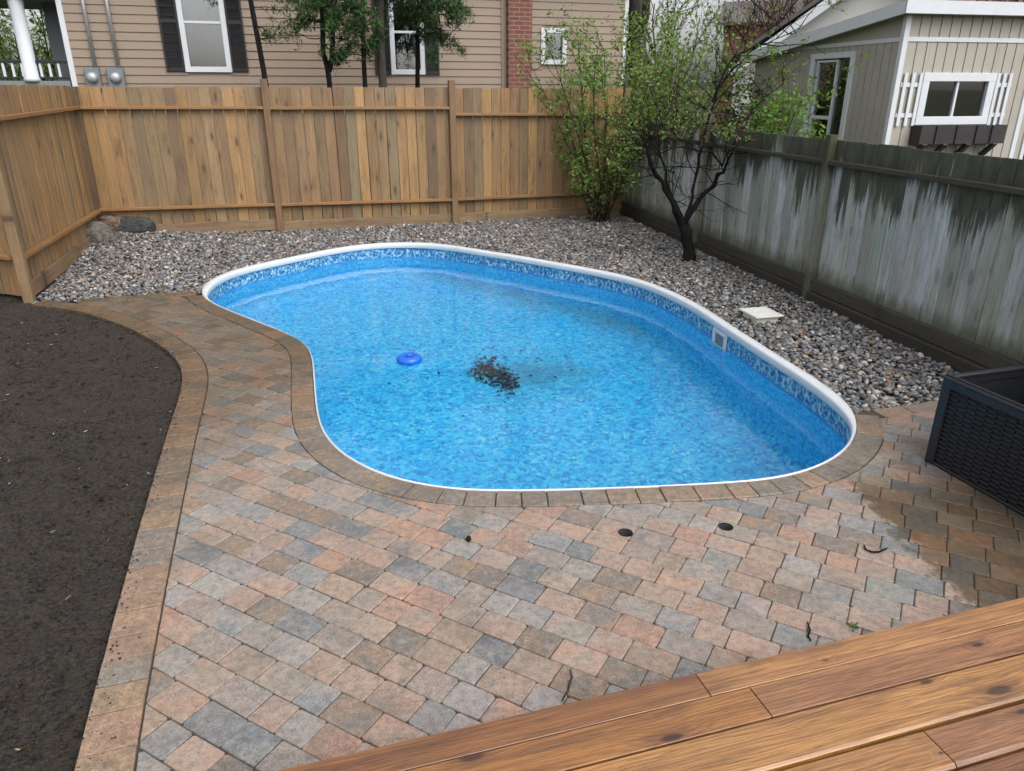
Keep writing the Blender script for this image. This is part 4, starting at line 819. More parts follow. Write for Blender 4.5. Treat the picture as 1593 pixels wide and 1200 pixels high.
def window(fr, parent, o, rail_z=None, mull=None, mat=M_WHITE, cur=True, fw=0.055, depth=0.3):
    a, b, c, d = o; mb = MB(); fr.box(mb, a - 0.03, b + 0.03, -0.03, 0.045, c - 0.03, c + fw, long='u'); fr.box(mb, a - 0.03, b + 0.03, -0.03, 0.045, d - fw, d + 0.03, long='u'); fr.box(mb, a - 0.03, a + fw, -0.03, 0.044, c + fw, d - fw); fr.box(mb, b - fw, b + 0.03, -0.03, 0.044, c + fw, d - fw)
    w = mb.build('window', mat, parent); mb = MB()
    if rail_z: fr.box(mb, a + fw, b - fw, -0.03, 0.025, rail_z - 0.02, rail_z + 0.02, long='u')
    if mull: fr.box(mb, mull - 0.018, mull + 0.018, -0.03, 0.024, c + fw, d - fw)
    if mb.v: mb.build('sash_bar', mat, w)
    panes = [(a + fw, b - fw, c + fw, d - fw)]
    if rail_z: panes = [(a + fw, b - fw, c + fw, rail_z - 0.02), (a + fw, b - fw, rail_z + 0.02, d - fw)]
    if mull: panes = [(a + fw, mull - 0.018, c + fw, d - fw), (mull + 0.018, b - fw, c + fw, d - fw)]
    for p in panes: bx(fr, 'pane', M_GLASS, w, p[0], p[1], -0.012, -0.006, p[2], p[3], bev=0.0005)
    mb = MB(); fr.box(mb, a - 0.02, b + 0.02, -depth - 0.02, -depth, c - 0.02, d + 0.02); fr.box(mb, a - 0.03, a - 0.002, -depth, -0.16, c, d); fr.box(mb, b + 0.002, b + 0.03, -depth, -0.16, c, d); fr.box(mb, a, b, -depth, -0.16, d + 0.002, d + 0.03, long='u'); fr.box(mb, a, b, -depth, -0.16, c - 0.03, c - 0.002, long='u'); mb.build('room_recess', M_DARK, w)
    if cur:
        V = []; n = 40
        for k in range(n + 1):
            uu = a + 0.02 + (b - a - 0.04) * k / n; nn = -0.10 + 0.012 * math.sin(k * 1.15) + 0.006 * math.sin(k * 2.9)
            V += [fr(uu, nn, c - 0.01), fr(uu, nn, d + 0.01)]
        mk('curtain', V, [(2 * k, 2 * k + 2, 2 * k + 3, 2 * k + 1) for k in range(n)], M_CURT, w, SM=True)
    return w
window(FH, house, OPEN[0], 2.86); window(FH, house, OPEN[1], 2.78); window(FH, house, OPEN[2], None)
def shutter(a, b, c, d):
    mb = MB()
    for q in ((a, a + 0.035), (b - 0.035, b)): FH.box(mb, q[0], q[1], 0.02, 0.055, c, d)
    for q in ((c, c + 0.05), (d - 0.05, d), ((c + d) / 2 - 0.03, (c + d) / 2 + 0.03)): FH.box(mb, a + 0.035, b - 0.035, 0.02, 0.052, q[0], q[1], long='u')
    s = mb.build('shutter', M_SHUT, house); mb = MB(); z = c + 0.06
    while z < d - 0.06: mb.beam(FH((a + b) / 2, 0.036, z), FH.d, unit(FH.n - Z3 * 0.9), unit(FH.n * 0.9 + Z3), (b - a) / 2 - 0.035, 0.014, 0.003, 0.001); z += 0.032
    mb.build('louvres', M_SHUT, s)
for a in ((0.65, 0.94, 2.12, 3.62), (1.67, 1.93, 2.12, 3.62), (4.06, 4.34, 2.09, 3.52), (4.955, 5.21, 2.09, 3.52)): shutter(*a)
for (a, b, uc_) in ((-0.56, -0.34, -0.30), (-0.24, 0.01, -0.03)):
    m = bx(FH, 'electric_meter', M_METER, house, a, b, 0.02, 0.12, 1.86, 2.165, bev=0.012)
    MB().lathe(FH((a + b) / 2, 0.12, 2.02), [(0.085, 0.0), (0.085, 0.03), (0.075, 0.035), (0.072, 0.06), (0.055, 0.075), (0.01, 0.08)], 24, FH.n).build('meter_dial', M_COND, m)
    MB().tube([FH((a + b) / 2 + 0.06, 0.07, 2.16), FH((a + b) / 2 + 0.06, 0.07, 4.0)], [0.028, 0.028], 10).build('conduit', M_COND, m)
# side and rear walls and roof so the house has depth
FS = Frame(FH(HU1, 0, 0)[:2], -HN, HD); wall_grid(FS, 'wall', 0.0, 7.0, -0.1, HZ, [], M_SIDING, house); FS2 = Frame(FH(HU0, 0, 0)[:2], -HN, -HD); wall_grid(FS2, 'wall', 2.2, 7.0, -0.1, HZ, [], M_SIDING, house)
V = [FH(HU0 - .4, .4, HZ - .05), FH(HU1 + .4, .4, HZ - .05), FH(HU1 + .4, -3.5, HZ + 1.35), FH(HU0 - .4, -3.5, HZ + 1.35), FH(HU1 + .4, -7.4, HZ - .05), FH(HU0 - .4, -7.4, HZ - .05)]
V2 = [p - Z3 * 0.12 for p in V]; mk('roof', V + V2, [(0, 1, 2, 3), (3, 2, 4, 5), (7, 6, 9, 8), (8, 9, 11, 10), (0, 6, 7, 1), (4, 10, 11, 5), (1, 7, 8, 2), (2, 8, 10, 4), (0, 3, 9, 6), (3, 5, 11, 9)], M_ROOF, house)
# porch at the left end
po = bx(FH, 'porch', M_METER, house, -4.5, -0.8, -2.2, 0.05, 1.86, 1.97, long='u')
for uu in (-1.93, -1.33, -2.9): MB().lathe(FH(uu, 0.0, 1.96), [(0.12, 0), (0.12, 0.05), (0.10, 0.07), (0.10, 1.05), (0.11, 1.10), (0.11, 1.2)], 20).build('column', M_WHITE, po)
bx(FH, 'porch_beam', M_WHITE, po, -4.5, -0.78, -0.15, 0.15, 3.13, 3.45, long='u'); bx(FH, 'porch_ceiling', M_METER, po, -4.5, -0.78, -2.2, -0.15, 3.16, 3.22, long='u')
bx(FH, 'top_rail', M_SHUT, po, -4.5, -0.8, -0.03, 0.03, 2.23, 2.27, long='u'); bx(FH, 'bottom_rail', M_SHUT, po, -4.5, -0.8, -0.03, 0.03, 2.0, 2.03, long='u')
for k in range(28): bx(FH, 'baluster', M_WHITE, po, -4.4 + k * 0.128, -4.4 + k * 0.128 + 0.035, -0.017, 0.017, 2.03, 2.23)
bx(FH, 'porch_skirt', M_METER, po, -4.5, -0.8, -0.1, 0.0, -0.1, 1.855, long='u')
bx(FH, 'porch_post', M_METER, po, -1.2, -0.98, -1.2, -1.0, 1.97, 3.16)

# ------------------------------------------------------------------ shed on the right
S1 = unit([-0.2055, 1]); S2 = unit([1, 0.2055]); SH = (5.06, 10.5); FSL = Frame(SH, S1, -S2); FSR = Frame(SH, S2, -S1)
shed = thing('garden_shed', (*(np.array(SH) + S1 * 1.8 + S2 * 1.8), 0), label='beige shed with white trim and picket shutters beyond the old fence', category='shed')
DOOR = (0.97, 1.96, 0.0, 2.28); WIN = (0.40, 1.46, 1.43, 2.02)
def strips_v(fr, u0, u1, z0, z1, pitch, opens, parent):
    cuts = sorted({round(v, 4) for v in [*np.arange(u0, u1, pitch), u1, *[x for o in opens for x in o[:2] if u0 < x < u1]]})
    grooves = {round(v, 4) for v in np.arange(u0, u1, pitch)}
    for a, b in zip(cuts[:-1], cuts[1:]):
        m = (a + b) / 2; zz = [(z0, z1)]
        for (oa, ob, oc, od) in opens:
            if oa < m < ob: zz = [q for q in ((z0, oc), (od, z1)) if q[1] - q[0] > 0.01]
        ga = 0.006 if a in grooves else 0.0; gb = 0.006 if b in grooves else 0.0
        for (c, d) in zz: bx(fr, 'siding_panel', M_SHED, parent, a + ga, b - gb, 0.0, 0.013, c, d, bev=0.003)
for fr, L, op in ((FSL, 3.75, [DOOR]), (FSR, 3.2, [WIN])):
    wall_grid(fr, 'wall', 0.0, L, -0.1, 2.74 if fr is FSR else 2.42, op, M_SHED, shed, 0.1)
    strips_v(fr, 0.045, L, -0.05, 2.42, 0.152, op, shed)
# upper strip above the white band (left side follows the roof slope)
strips_v(FSR, 0.045, 3.2, 2.46, 2.74, 0.152, [], shed)
V = [FSL(0, 0.008, 2.44), FSL(3.75, 0.008, 2.44), FSL(3.75, 0.008, 2.46), FSL(0.0, 0.008, 2.76), FSL(0, -0.1, 2.44), FSL(3.75, -0.1, 2.44), FSL(3.75, -0.1, 2.46), FSL(0, -0.1, 2.76)]
mk('gable_panel', V, [(0, 1, 2, 3), (7, 6, 5, 4), (0, 4, 5, 1), (1, 5, 6, 2), (2, 6, 7, 3), (3, 7, 4, 0)], M_SHED, shed)
bx(FSR, 'trim_band', M_WHITE, shed, 0.045, 3.2, 0.0, 0.026, 2.42, 2.475, long='u'); bx(FSL, 'trim_band', M_WHITE, shed, 0.045, 3.6, 0.0, 0.026, 2.42, 2.475, long='u')
mb = MB(); FSR.box(mb, -0.03, 0.045, -0.02, 0.03, -0.05, 2.76); mb.build('corner_trim', M_WHITE, shed); bx(FSL, 'corner_trim', M_WHITE, shed, 0.001, 0.045, 0.0, 0.028, -0.05, 2.755)
def RZ(u): return 2.86 - 0.112 * u
OV = 0.16
def slab(mb, u0, u1, v0, v1, zt, th):      # roof in shed coords (u back along S1, v right along S2)
    c = lambda u, v, z: np.array([*(np.array(SH) + S1 * u + S2 * v), z]); V = [c(u, v, RZ(u) + dz) for dz in (zt, zt - th) for u, v in ((u0, v0), (u1, v0), (u1, v1), (u0, v1))]
    mb.add(V, [(3, 2, 1, 0), (4, 5, 6, 7), (0, 1, 5, 4), (1, 2, 6, 5), (2, 3, 7, 6), (3, 0, 4, 7)])
mb = MB(); slab(mb, -OV, 4.0, -OV, 3.5, 0.012, 0.03); mb.build('roof', M_ROOF, shed)
mb = MB(); slab(mb, -OV - 0.02, 4.0, -OV - 0.02, -OV, 0.004, 0.15); mb.build('fascia_board', M_WHITE, shed); mb = MB(); slab(mb, -OV - 0.021, -OV - 0.001, -OV - 0.02, 3.5, 0.005, 0.152); mb.build('fascia_board', M_WHITE, shed)
mb = MB(); slab(mb, -OV, 4.0, -OV, 3.5, -0.12, 0.012); mb.build('soffit', M_SHED, shed)
# door on the left side
a, b, c, d = DOOR; mb = MB(); FSL.box(mb, a - 0.05, a + 0.05, -0.05, 0.035, 0, d); FSL.box(mb, b - 0.05, b + 0.05, -0.05, 0.035, 0, d); FSL.box(mb, a - 0.05, b + 0.05, -0.05, 0.036, d - 0.01, d + 0.07, long='u'); dr = mb.build('door', M_WHITE, shed)
mb = MB(); FSL.box(mb, a + 0.36, a + 0.39, -0.05, 0.015, 0.05, d - 0.06); FSL.box(mb, b - 0.14, b - 0.11, -0.05, 0.015, 0.05, d - 0.06); FSL.box(mb, a + 0.39, b - 0.14, -0.04, 0.012, 1.42, 1.47, long='u'); FSL.box(mb, a + 0.36, b - 0.11, -0.05, 0.0151, d - 0.06, d - 0.03, long='u'); mb.build('screen_frame', M_WHITE, dr)
bx(FSL, 'pane', M_GLASS, dr, a + 0.05, b - 0.05, -0.035, -0.028, 0.05, d - 0.02, bev=0.0005); mb = MB(); FSL.box(mb, a - 0.05, b + 0.05, -0.5, -0.45, 0, d + 0.05); FSL.box(mb, a - 0.06, a - 0.01, -0.45, -0.101, 0, d); FSL.box(mb, b + 0.01, b + 0.06, -0.45, -0.101, 0, d); FSL.box(mb, a, b, -0.45, -0.101, d + 0.01, d + 0.04, long='u'); mb.build('room_recess', M_DARK, dr); bx(FSL, 'door_handle', M_BLACK, dr, a + 0.09, a + 0.13, 0.03, 0.06, 1.25, 1.42)
w = window(FSR, shed, WIN, None, 0.93, cur=False, fw=0.075)
for (a0, a1) in ((0.08, 0.36), (1.50, 1.74)):
    mb = MB(); n = 3; pw_ = 0.05; st = (a1 - a0 - pw_) / (n - 1)
    for k in range(n): FSR.box(mb, a0 + k * st, a0 + k * st + pw_, 0.03, 0.045, 1.39, 2.05)
    sh_ = mb.build('picket_shutter', M_WHITE, shed)
    for z in (1.52, 1.90): bx(FSR, 'cross_slat', M_WHITE, sh_, a0 - 0.02, a1 + 0.02, 0.014, 0.03, z - 0.028, z + 0.028, long='u')
fb = one(FSR, 0.34, 1.66, 0.20, 0.225, 1.16, 1.40, 0.004, (0.03, 0.026, 0.027), long='u').build('flower_box', M_FLOWER, shed)
for q in ((0.34, 0.365), (1.635, 1.66)): one(FSR, q[0], q[1], 0.013, 0.20, 1.16, 1.40, 0.004, (0.028, 0.024, 0.024), long='n').build('end_board', M_FLOWER, fb)
one(FSR, 0.365, 1.635, 0.013, 0.20, 1.16, 1.185, 0.004, (0.04, 0.035, 0.03), long='u').build('bottom_board', M_FLOWER, fb)
for q in (0.56, 0.87, 1.18, 1.42): one(FSR, q, q + 0.04, 0.226, 0.245, 1.16, 1.40, 0.003, (0.024, 0.021, 0.02)).build('batten', M_FLOWER, fb)
for q in (0.40, 0.72, 1.08, 1.50): MB().beam(FSR(q + 0.03, 0.11, 1.07), unit(FSR.n + Z3 * 0.9), FSR.d, unit(FSR.n * 0.9 - Z3), 0.15, 0.035, 0.025, 0.003, (0.03, 0.025, 0.024)).build('bracket', M_FLOWER, fb)
bx(FSR, 'corner_trim', M_WHITE, shed, 2.0, 2.07, 0.0, 0.03, 0.0, 2.42); mb = MB(); FSR.box(mb, 2.17, 2.23, 0.0, 0.035, 0, 2.1); FSR.box(mb, 2.9, 2.96, 0.0, 0.035, 0, 2.1); FSR.box(mb, 2.17, 2.96, 0.0, 0.036, 2.1, 2.16, long='u'); dr2 = mb.build('door', M_WHITE, shed); bx(FSR, 'door_leaf', M_BARKB, dr2, 2.23, 2.9, 0.014, 0.03, 0.02, 2.1)
FSB = Frame(FSL(3.75, 0, 0)[:2], S2, S1); wall_grid(FSB, 'wall', 0, 3.2, -0.1, 2.4, [], M_SHED, shed, 0.1); FSE = Frame(FSR(3.2, 0, 0)[:2], S1, S2); wall_grid(FSE, 'wall', 0, 3.75, -0.1, 2.4, [], M_SHED, shed, 0.1)

# ------------------------------------------------------------------ far buildings
def gable(name, label, cat, P, d, L, W, zw, zr, wallm, roofm, trim=M_WHITE, wins=()):
    d = unit([*d, 0])[:2]; out = np.array([d[1], -d[0]]); fr = Frame(P, d, out); t = thing(name, (*(np.array(P) + d * L / 2 - out * W / 2), 0), label=label, category=cat)
    wall_grid(fr, 'wall', 0, L, -0.1, zw, [], wallm, t)
    for uu, s in ((0, -1), (L, 1)):
        f2 = Frame(fr(uu, 0, 0)[:2], -out, d * s); wall_grid(f2, 'wall', 0, W, -0.1, zw, [], wallm, t)
        V = [f2(0, 0, zw), f2(W, 0, zw), f2(W / 2, 0, zr), f2(0, -0.1, zw), f2(W, -0.1, zw), f2(W / 2, -0.1, zr)]; mk('gable_wall', V, [(0, 1, 2), (5, 4, 3), (0, 3, 4, 1), (1, 4, 5, 2), (2, 5, 3, 0)], wallm, t)
        for hh in (0, 1):
            p0 = f2(0 if hh == 0 else W, 0.25, zw - 0.1); p1 = f2(W / 2, 0.25, zr); dv = unit(p1 - p0); MB().beam((p0 + p1) / 2 - Z3 * 0.05, dv, f2.n, unit(np.cross(dv, f2.n)), np.linalg.norm(p1 - p0) / 2 + 0.12, 0.02, 0.085, 0.004).build('bargeboard', trim, t)
    for n0 in (0, 1):
        e = 0.25; a0 = fr(-e, e if n0 == 0 else -W - e, zw - 0.08); a1 = fr(L + e, e if n0 == 0 else -W - e, zw - 0.08); r0 = fr(-e, -W / 2, zr + 0.05); r1 = fr(L + e, -W / 2, zr + 0.05); V = [a0, a1, r1, r0]; V += [p + Z3 * 0.08 for p in V]
        mk('roof', V, [(0, 1, 2, 3), (7, 6, 5, 4), (0, 4, 5, 1), (1, 5, 6, 2), (2, 6, 7, 3), (3, 7, 4, 0)], roofm, t)
    for (ua, ub_, za, zb_) in wins:
        w = one(fr, ua - 0.06, ub_ + 0.06, 0.0, 0.05, za - 0.06, zb_ + 0.06).build('window', trim, t); one(fr, ua, ub_, 0.05, 0.056, za, zb_).build('pane', M_SHUT, w)
    return t
M_PALE = plain('pale_grey_siding', (0.50, 0.50, 0.48), 0.7, var=0.06, scale=2)
ge = deep(1124, 106, 17.0)[:2]; gdir = unit([0.36, 1.0]); gout = np.array([gdir[1], -gdir[0]])
gable('garage', 'pale garage with white bargeboard and grey shingle roof behind the shed', 'garage', ge + gout * 5.2 + gout * 0.25, gdir, 6.0, 5.2, 2.36, 4.15, M_PALE, M_ROOF)
gable('far_house', 'distant house with red metal roof above the shed', 'house', (14.5, 34.0), (0.97, 0.2), 12, 8, 4.3, 6.2, M_PALE, M_REDROOF, wins=((2, 3.2, 2.5, 4), (6, 7.2, 2.5, 4)))
gable('brick_house', 'red brick house far behind the corner shrubs', 'house', (7.15, 27.5), (0.96, -0.30), 3.2, 6, 3.9, 4.7, M_BRICK, M_ROOF, wins=((0.6, 1.5, 1.5, 2.5),))

# ------------------------------------------------------------------ trees and shrubs
def grow(mb, p, d, L, r, depth, tips, spread=0.6, kids=(2, 4), shrink=0.66, up=0.12, wob=0.18, nseg=4, rs=None, minr=0.0022):
    rs = rs or random; pts = [np.array(p, float)]; rad = [r]; d = unit(d)
    for k in range(nseg):
        d = unit(d + np.array([rs.gauss(0, wob), rs.gauss(0, wob), rs.gauss(0, wob) + up])); pts.append(pts[-1] + d * L / nseg); rad.append(max(minr, r * (1 - 0.55 * (k + 1) / nseg)))
    mb.tube(pts, rad, 7 if r > 0.02 else (5 if r > 0.006 else 3), caps=False)
    tips.append((pts, depth))
    if depth <= 0: return
    for _ in range(rs.randint(*kids)):
        t = rs.uniform(0.3, 1.0); k = min(nseg - 1, int(t * nseg)); q = pts[k] + (pts[k + 1] - pts[k]) * (t * nseg - k); dv = unit(d + np.array([rs.gauss(0, spread), rs.gauss(0, spread), rs.gauss(0, spread * 0.7)])); grow(mb, q, dv, L * shrink * rs.uniform(0.7, 1.15), max(minr, rad[k] * 0.62), depth - 1, tips, spread, kids, shrink, up, wob, nseg, rs, minr)
def tip_points(tips, n, maxdepth=1, jitter=0.04):
    segs = [(pts[k], pts[k + 1]) for pts, dep in tips if dep <= maxdepth for k in range(len(pts) - 1)]; ch = rng.integers(0, len(segs), n); A = np.array([segs[i][0] for i in ch]); B = np.array([segs[i][1] for i in ch]); t = rng.uniform(0, 1, (n, 1)); return A + (B - A) * t + rng.normal(0, jitter, (n, 3))
def green(n, c, var=0.35, alt=None, pa=0.2):
    C = np.array(c)[None] * rng.uniform(1 - var, 1 + var, (n, 1)) * rng.uniform(0.9, 1.1, (n, 3))
    if alt is not None: m = rng.random(n) < pa; C[m] = np.array(alt)[None] * rng.uniform(0.7, 1.2, (m.sum(), 1))
    return C
def tree(name, base, label, cat, bark, build, nleaf, size, lc, group=None, leafmat=M_LEAF, maxdepth=1, jitter=0.04, alt=None, pa=0.2, aspect=0.5, droop=None, leafname='crown', filt=None):
    t = thing(name, base, label=label, category=cat); 
    if group: t['group'] = group
    mb = MB(); tips = []; build(mb, tips); mb.build('trunk' if 'tree' in name else 'stems', bark, t)
    if nleaf:
        P = tip_points(tips, nleaf, maxdepth, jitter)
        if filt is not None: P = P[filt(P)]
        V, F, C = leaves_np(P, size, green(len(P), lc, alt=alt, pa=pa), aspect=aspect, droop=droop); mk(leafname, V, F, leafmat, t, C)
    return t
# corner shrub with fresh leaves
sb = at(930, 343, 0.0); rs = random.Random(3)
def b_lilac(mb, tips):
    tg = [(830, 110), (860, 90), (900, 70), (940, 80), (975, 60), (1010, 80), (1045, 90), (1065, 130), (905, 150), (990, 130), (870, 160), (940, 200), (900, 255), (960, 255), (985, 230), (1030, 150), (925, 130), (905, 280), (950, 290)]
    for i, (x, y) in enumerate(tg):
        e = deep(x, y, sb[1] + rs.uniform(-0.7, 0.4)); p0 = sb + np.array([rs.uniform(-0.16, 0.16), rs.uniform(-0.12, 0.12), -0.03]); v = e - p0; L = np.linalg.norm(v)
        m = p0 + v * 0.5 + np.array([rs.gauss(0, 0.08), rs.gauss(0, 0.08), 0.12 * L]); pts = [p0 * (1 - t) ** 2 + 2 * m * t * (1 - t) + e * t * t for t in np.linspace(0, 1, 7)]
        r0 = rs.uniform(0.012, 0.024); mb.tube(pts, [r0 * (1 - 0.75 * k / 6) for k in range(7)], 6, caps=False); tips.append((pts[4:], 1))
        for k in (2, 3, 4, 5, 6):
            for _ in range(2): grow(mb, pts[k], unit(v) + np.array([rs.gauss(0, 0.7), rs.gauss(0, 0.7), rs.gauss(0, 0.5)]), rs.uniform(0.25, 0.55), 0.006, 1, tips, 0.6, (1, 3), 0.6, rs=rs)
tree('leafy_shrub', sb, 'tall multi-stemmed shrub with fresh green leaves in the fence corner', 'shrub', M_BARKB, b_lilac, 6200, 0.032, (0.15, 0.255, 0.06), alt=(0.21, 0.28, 0.07), pa=0.22, leafname='foliage', aspect=0.42)
# dark crab-apple-like tree by the old fence
tb = at(1072, 402, 0.0); rs2 = random.Random(11)
def b_dark(mb, tips):
    f = lambda x, y, o=0.0: deep(x, y, tb[1] + o)
    tr0 = f(1064, 350); mb.tube([tb - Z3 * 0.05, tb + Z3 * 0.03, f(1072, 386), f(1067, 372), f(1068, 362), tr0], [0.115, 0.08, 0.062, 0.066, 0.058, 0.060], 12)
    def br(pts, r0, r1, ext=True, n=3):
        P = [np.asarray(p) for p in pts]; Q = resample(P, 0.12); Q = smooth_curve(Q, 2); Q[1:] += np.array([[rs2.gauss(0, 0.014) for _ in range(3)] for _ in range(len(Q) - 1)]); mb.tube(Q, [r_ * rs2.uniform(0.85, 1.2) for r_ in np.linspace(r0, r1, len(Q))], 8, caps=False); tips.append((list(Q), 3))
        for k in range(len(Q) // 3, len(Q)):
            for _ in range(n if rs2.random() < 0.3 else 1): grow(mb, Q[k], np.array([rs2.gauss(0, 0.6), rs2.gauss(0, 0.45), rs2.uniform(-0.15, 0.9)]), rs2.uniform(0.3, 0.75), 0.0065, 2, tips, 0.55, (1, 3), 0.62, 0.06, 0.22, rs=rs2, minr=0.0018)
    br([tr0, f(1050, 315), f(1032, 290), f(1015, 262, -0.1), f(1008, 240, -0.15), f(1000, 215, -0.2)], 0.04, 0.012); br([tr0, f(1068, 335), f(1085, 310), f(1108, 292, 0.05), f(1120, 280), f(1124, 258, -0.1), f(1140, 240, -0.2)], 0.042, 0.012)
    br([f(1062, 360), f(1052, 335, 0.1), f(1043, 300, 0.15), f(1030, 250, 0.2), f(1020, 180, 0.2)], 0.026, 0.007); br([tr0, f(1080, 300, 0.2), f(1088, 250, 0.25), f(1098, 200, 0.25), f(1110, 150, 0.2), f(1125, 120, 0.1), f(1150, 100, 0.0)], 0.022, 0.006)
    br([f(1050, 270, 0.1), f(1030, 262), f(1060, 258, -0.1), f(1092, 262, -0.2)], 0.01, 0.004, n=1); br([f(1124, 258, -0.1), f(1100, 235, -0.2), f(1060, 228, -0.3), f(1020, 232, -0.3), f(1000, 240, -0.3)], 0.012, 0.004, n=2)
    br([f(1108, 160, 0.2), f(1130, 95, 0.3), f(1180, 70, 0.3), f(1240, 50, 0.3)], 0.012, 0.004, n=2); br([f(1124, 258), f(1150, 200, 0.1), f(1180, 160, 0.2), f(1215, 135, 0.2)], 0.01, 0.004, n=2)
tree('dark_branched_tree', tb, 'dark forked small tree with bare wet branches leaning along the old fence', 'tree', M_BARKD, b_dark, 3000, 0.024, (0.13, 0.19, 0.045), alt=(0.16, 0.06, 0.05), pa=0.2, maxdepth=0, jitter=0.03, filt=lambda P: (P[:, 2] > 1.35))
# leafy shrub in front of the shed's left side, beyond the fence
gb_ = np.array([3.7, 10.6, -0.1]); rs3 = random.Random(5)
def bush_builder(base, h, w, n, rs, L=(0.4, 0.8), dep=2, r=0.014):
    def b(mb, tips):
        for _ in range(n):
            d = np.array([rs.gauss(0, w), rs.gauss(0, w), 1.0]); grow(mb, np.asarray(base) + np.array([rs.gauss(0, 0.12 * w), rs.gauss(0, 0.12 * w), 0]), d, h * rs.uniform(*L), r, dep, tips, 0.5, (2, 4), 0.6, 0.05, 0.12, rs=rs)
    return b
tree('bush', gb_, 'loose pale green bush growing against the shed door side', 'bush', M_BARKB, bush_builder(gb_, 2.6, 0.16, 9, rs3), 3800, 0.032, (0.14, 0.24, 0.055), group='bushes beyond the old fence', leafname='foliage')
for k, (p, h, w, n, nl, c, lab) in enumerate([((2.6, 13.4, -0.1), 2.9, 0.30, 16, 5200, (0.13, 0.22, 0.055), 'wide green bush behind the fence corner and leafy shrub'), ((4.15, 13.6, -0.1), 2.2, 0.30, 16, 5200, (0.030, 0.055, 0.018), 'dense dark green bush left of the shed'), ((1.9, 14.6, -0.1), 3.4, 0.22, 12, 3800, (0.14, 0.23, 0.05), 'tall green bush at the corner of the tan house')]):
    tree('bush', p, lab, 'bush', M_BARKB, bush_builder(p, h, w, n, random.Random(20 + k)), nl, 0.038, c, group='bushes beyond the old fence', alt=(0.17, 0.22, 0.06), pa=0.15, leafname='foliage', maxdepth=2, jitter=0.07)
# big grey trunk beside the house corner
mt = deep(992, 200, 17.5); mt = np.array([mt[0], mt[1], -0.1]); rs4 = random.Random(8)
def b_maple(mb, tips):
    top = deep(990, 60, 17.5); q = deep(993, 130, 17.5); mb.tube([mt, q, top], [0.30, 0.22, 0.20], 12, caps=False)
    a = deep(985, -60, 17.5); b = deep(1045, -25, 17.0); grow(mb, top, a - top, 2.2, 0.18, 3, tips, 0.5, (3, 4), 0.7, 0.05, 0.1, rs=rs4); grow(mb, top - Z3 * 0.1, b - top, 2.0, 0.10, 3, tips, 0.5, (3, 5), 0.7, 0.05, 0.12, rs=rs4); grow(mb, top, np.array([-0.3, 0.5, 1]), 2.0, 0.09, 3, tips, 0.5, (3, 4), 0.7, rs=rs4)
tree('tall_tree', mt, 'thick grey tree trunk beside the right end of the tan house', 'tree', M_BARKG, b_maple, 2600, 0.03, (0.17, 0.075, 0.055), alt=(0.14, 0.15, 0.05), pa=0.35, maxdepth=0, jitter=0.03)
# cedars between fence and house
def b_cedar(specs, rs, drooping):
    def b(mb, tips):
        for (pts, r0, r1) in specs:
            Q = resample([np.asarray(p) for p in pts], 0.2); mb.tube(Q, list(np.linspace(r0, r1, len(Q))), 8, caps=False)
            for (k, n, L) in drooping(Q, rs):
                for _ in range(n): grow(mb, Q[k], np.array([rs.gauss(0, 0.8), rs.gauss(0, 0.5), rs.uniform(-0.25, 0.45)]), L * rs.uniform(0.6, 1.2), 0.009, 2, tips, 0.45, (2, 4), 0.6, -0.05, 0.15, rs=rs)
    return b
def dd_(zmin, n, L):
    return lambda Q, rs: [(k, n, L) for k in range(len(Q)) if Q[k][2] > zmin]
CED = (0.026, 0.062, 0.022); CEDA = (0.055, 0.10, 0.03)
def g0_(px, Y): p = deep(px, 138, Y); return np.array([p[0], p[1], -0.1])
c1 = g0_(418, 11.2); tree('cedar_tree', c1, 'thin leaning cedar trunk left of the others, right of the first window', 'tree', M_BARKD, b_cedar([([c1, deep(412, 120, 11.2), deep(386, -20, 11.3), deep(370, -120, 11.3)], 0.045, 0.03)], random.Random(31), lambda Q, rs: [(k, 1, 0.4) for k in range(len(Q)) if 2.3 < Q[k][2] < 2.9] + [(k, 5, 0.6) for k in range(len(Q)) if Q[k][2] > 3.3]), 1500, 0.034, CED, 'cedars behind the back fence', M_NEEDLE, 1, 0.03, CEDA, 0.3, 0.22, np.array([0, 0, -0.5]))
c2 = g0_(512, 11.9); tree('cedar_tree', c2, 'forked cedar with bright green foliage, second from the left behind the fence', 'tree', M_BARKD, b_cedar([([c2, deep(511, 110, 11.9), deep(503, 88, 11.9), deep(500, -40, 11.8)], 0.055, 0.03), ([deep(512, 112, 11.9), deep(518, 80, 11.9), deep(515, -60, 11.9)], 0.04, 0.025)], random.Random(32), lambda Q, rs: [(k, 4, 0.52) for k in range(len(Q)) if Q[k][2] > 2.5]), 8500, 0.034, (0.05, 0.11, 0.03), 'cedars behind the back fence', M_NEEDLE, 1, 0.035, CEDA, 0.4, 0.22, np.array([0, 0, -0.5]))
c3 = g0_(567, 12.0); tree('cedar_tree', c3, 'slender dark cedar, third from the left behind the fence', 'tree', M_BARKD, b_cedar([([c3, deep(566, 100, 12.0), deep(563, -80, 12.0)], 0.045, 0.03)], random.Random(33), lambda Q, rs: [(k, 2, 0.45) for k in range(len(Q)) if Q[k][2] > 2.3]), 3600, 0.034, CED, 'cedars behind the back fence', M_NEEDLE, 1, 0.035, CEDA, 0.25, 0.22, np.array([0, 0, -0.5]))
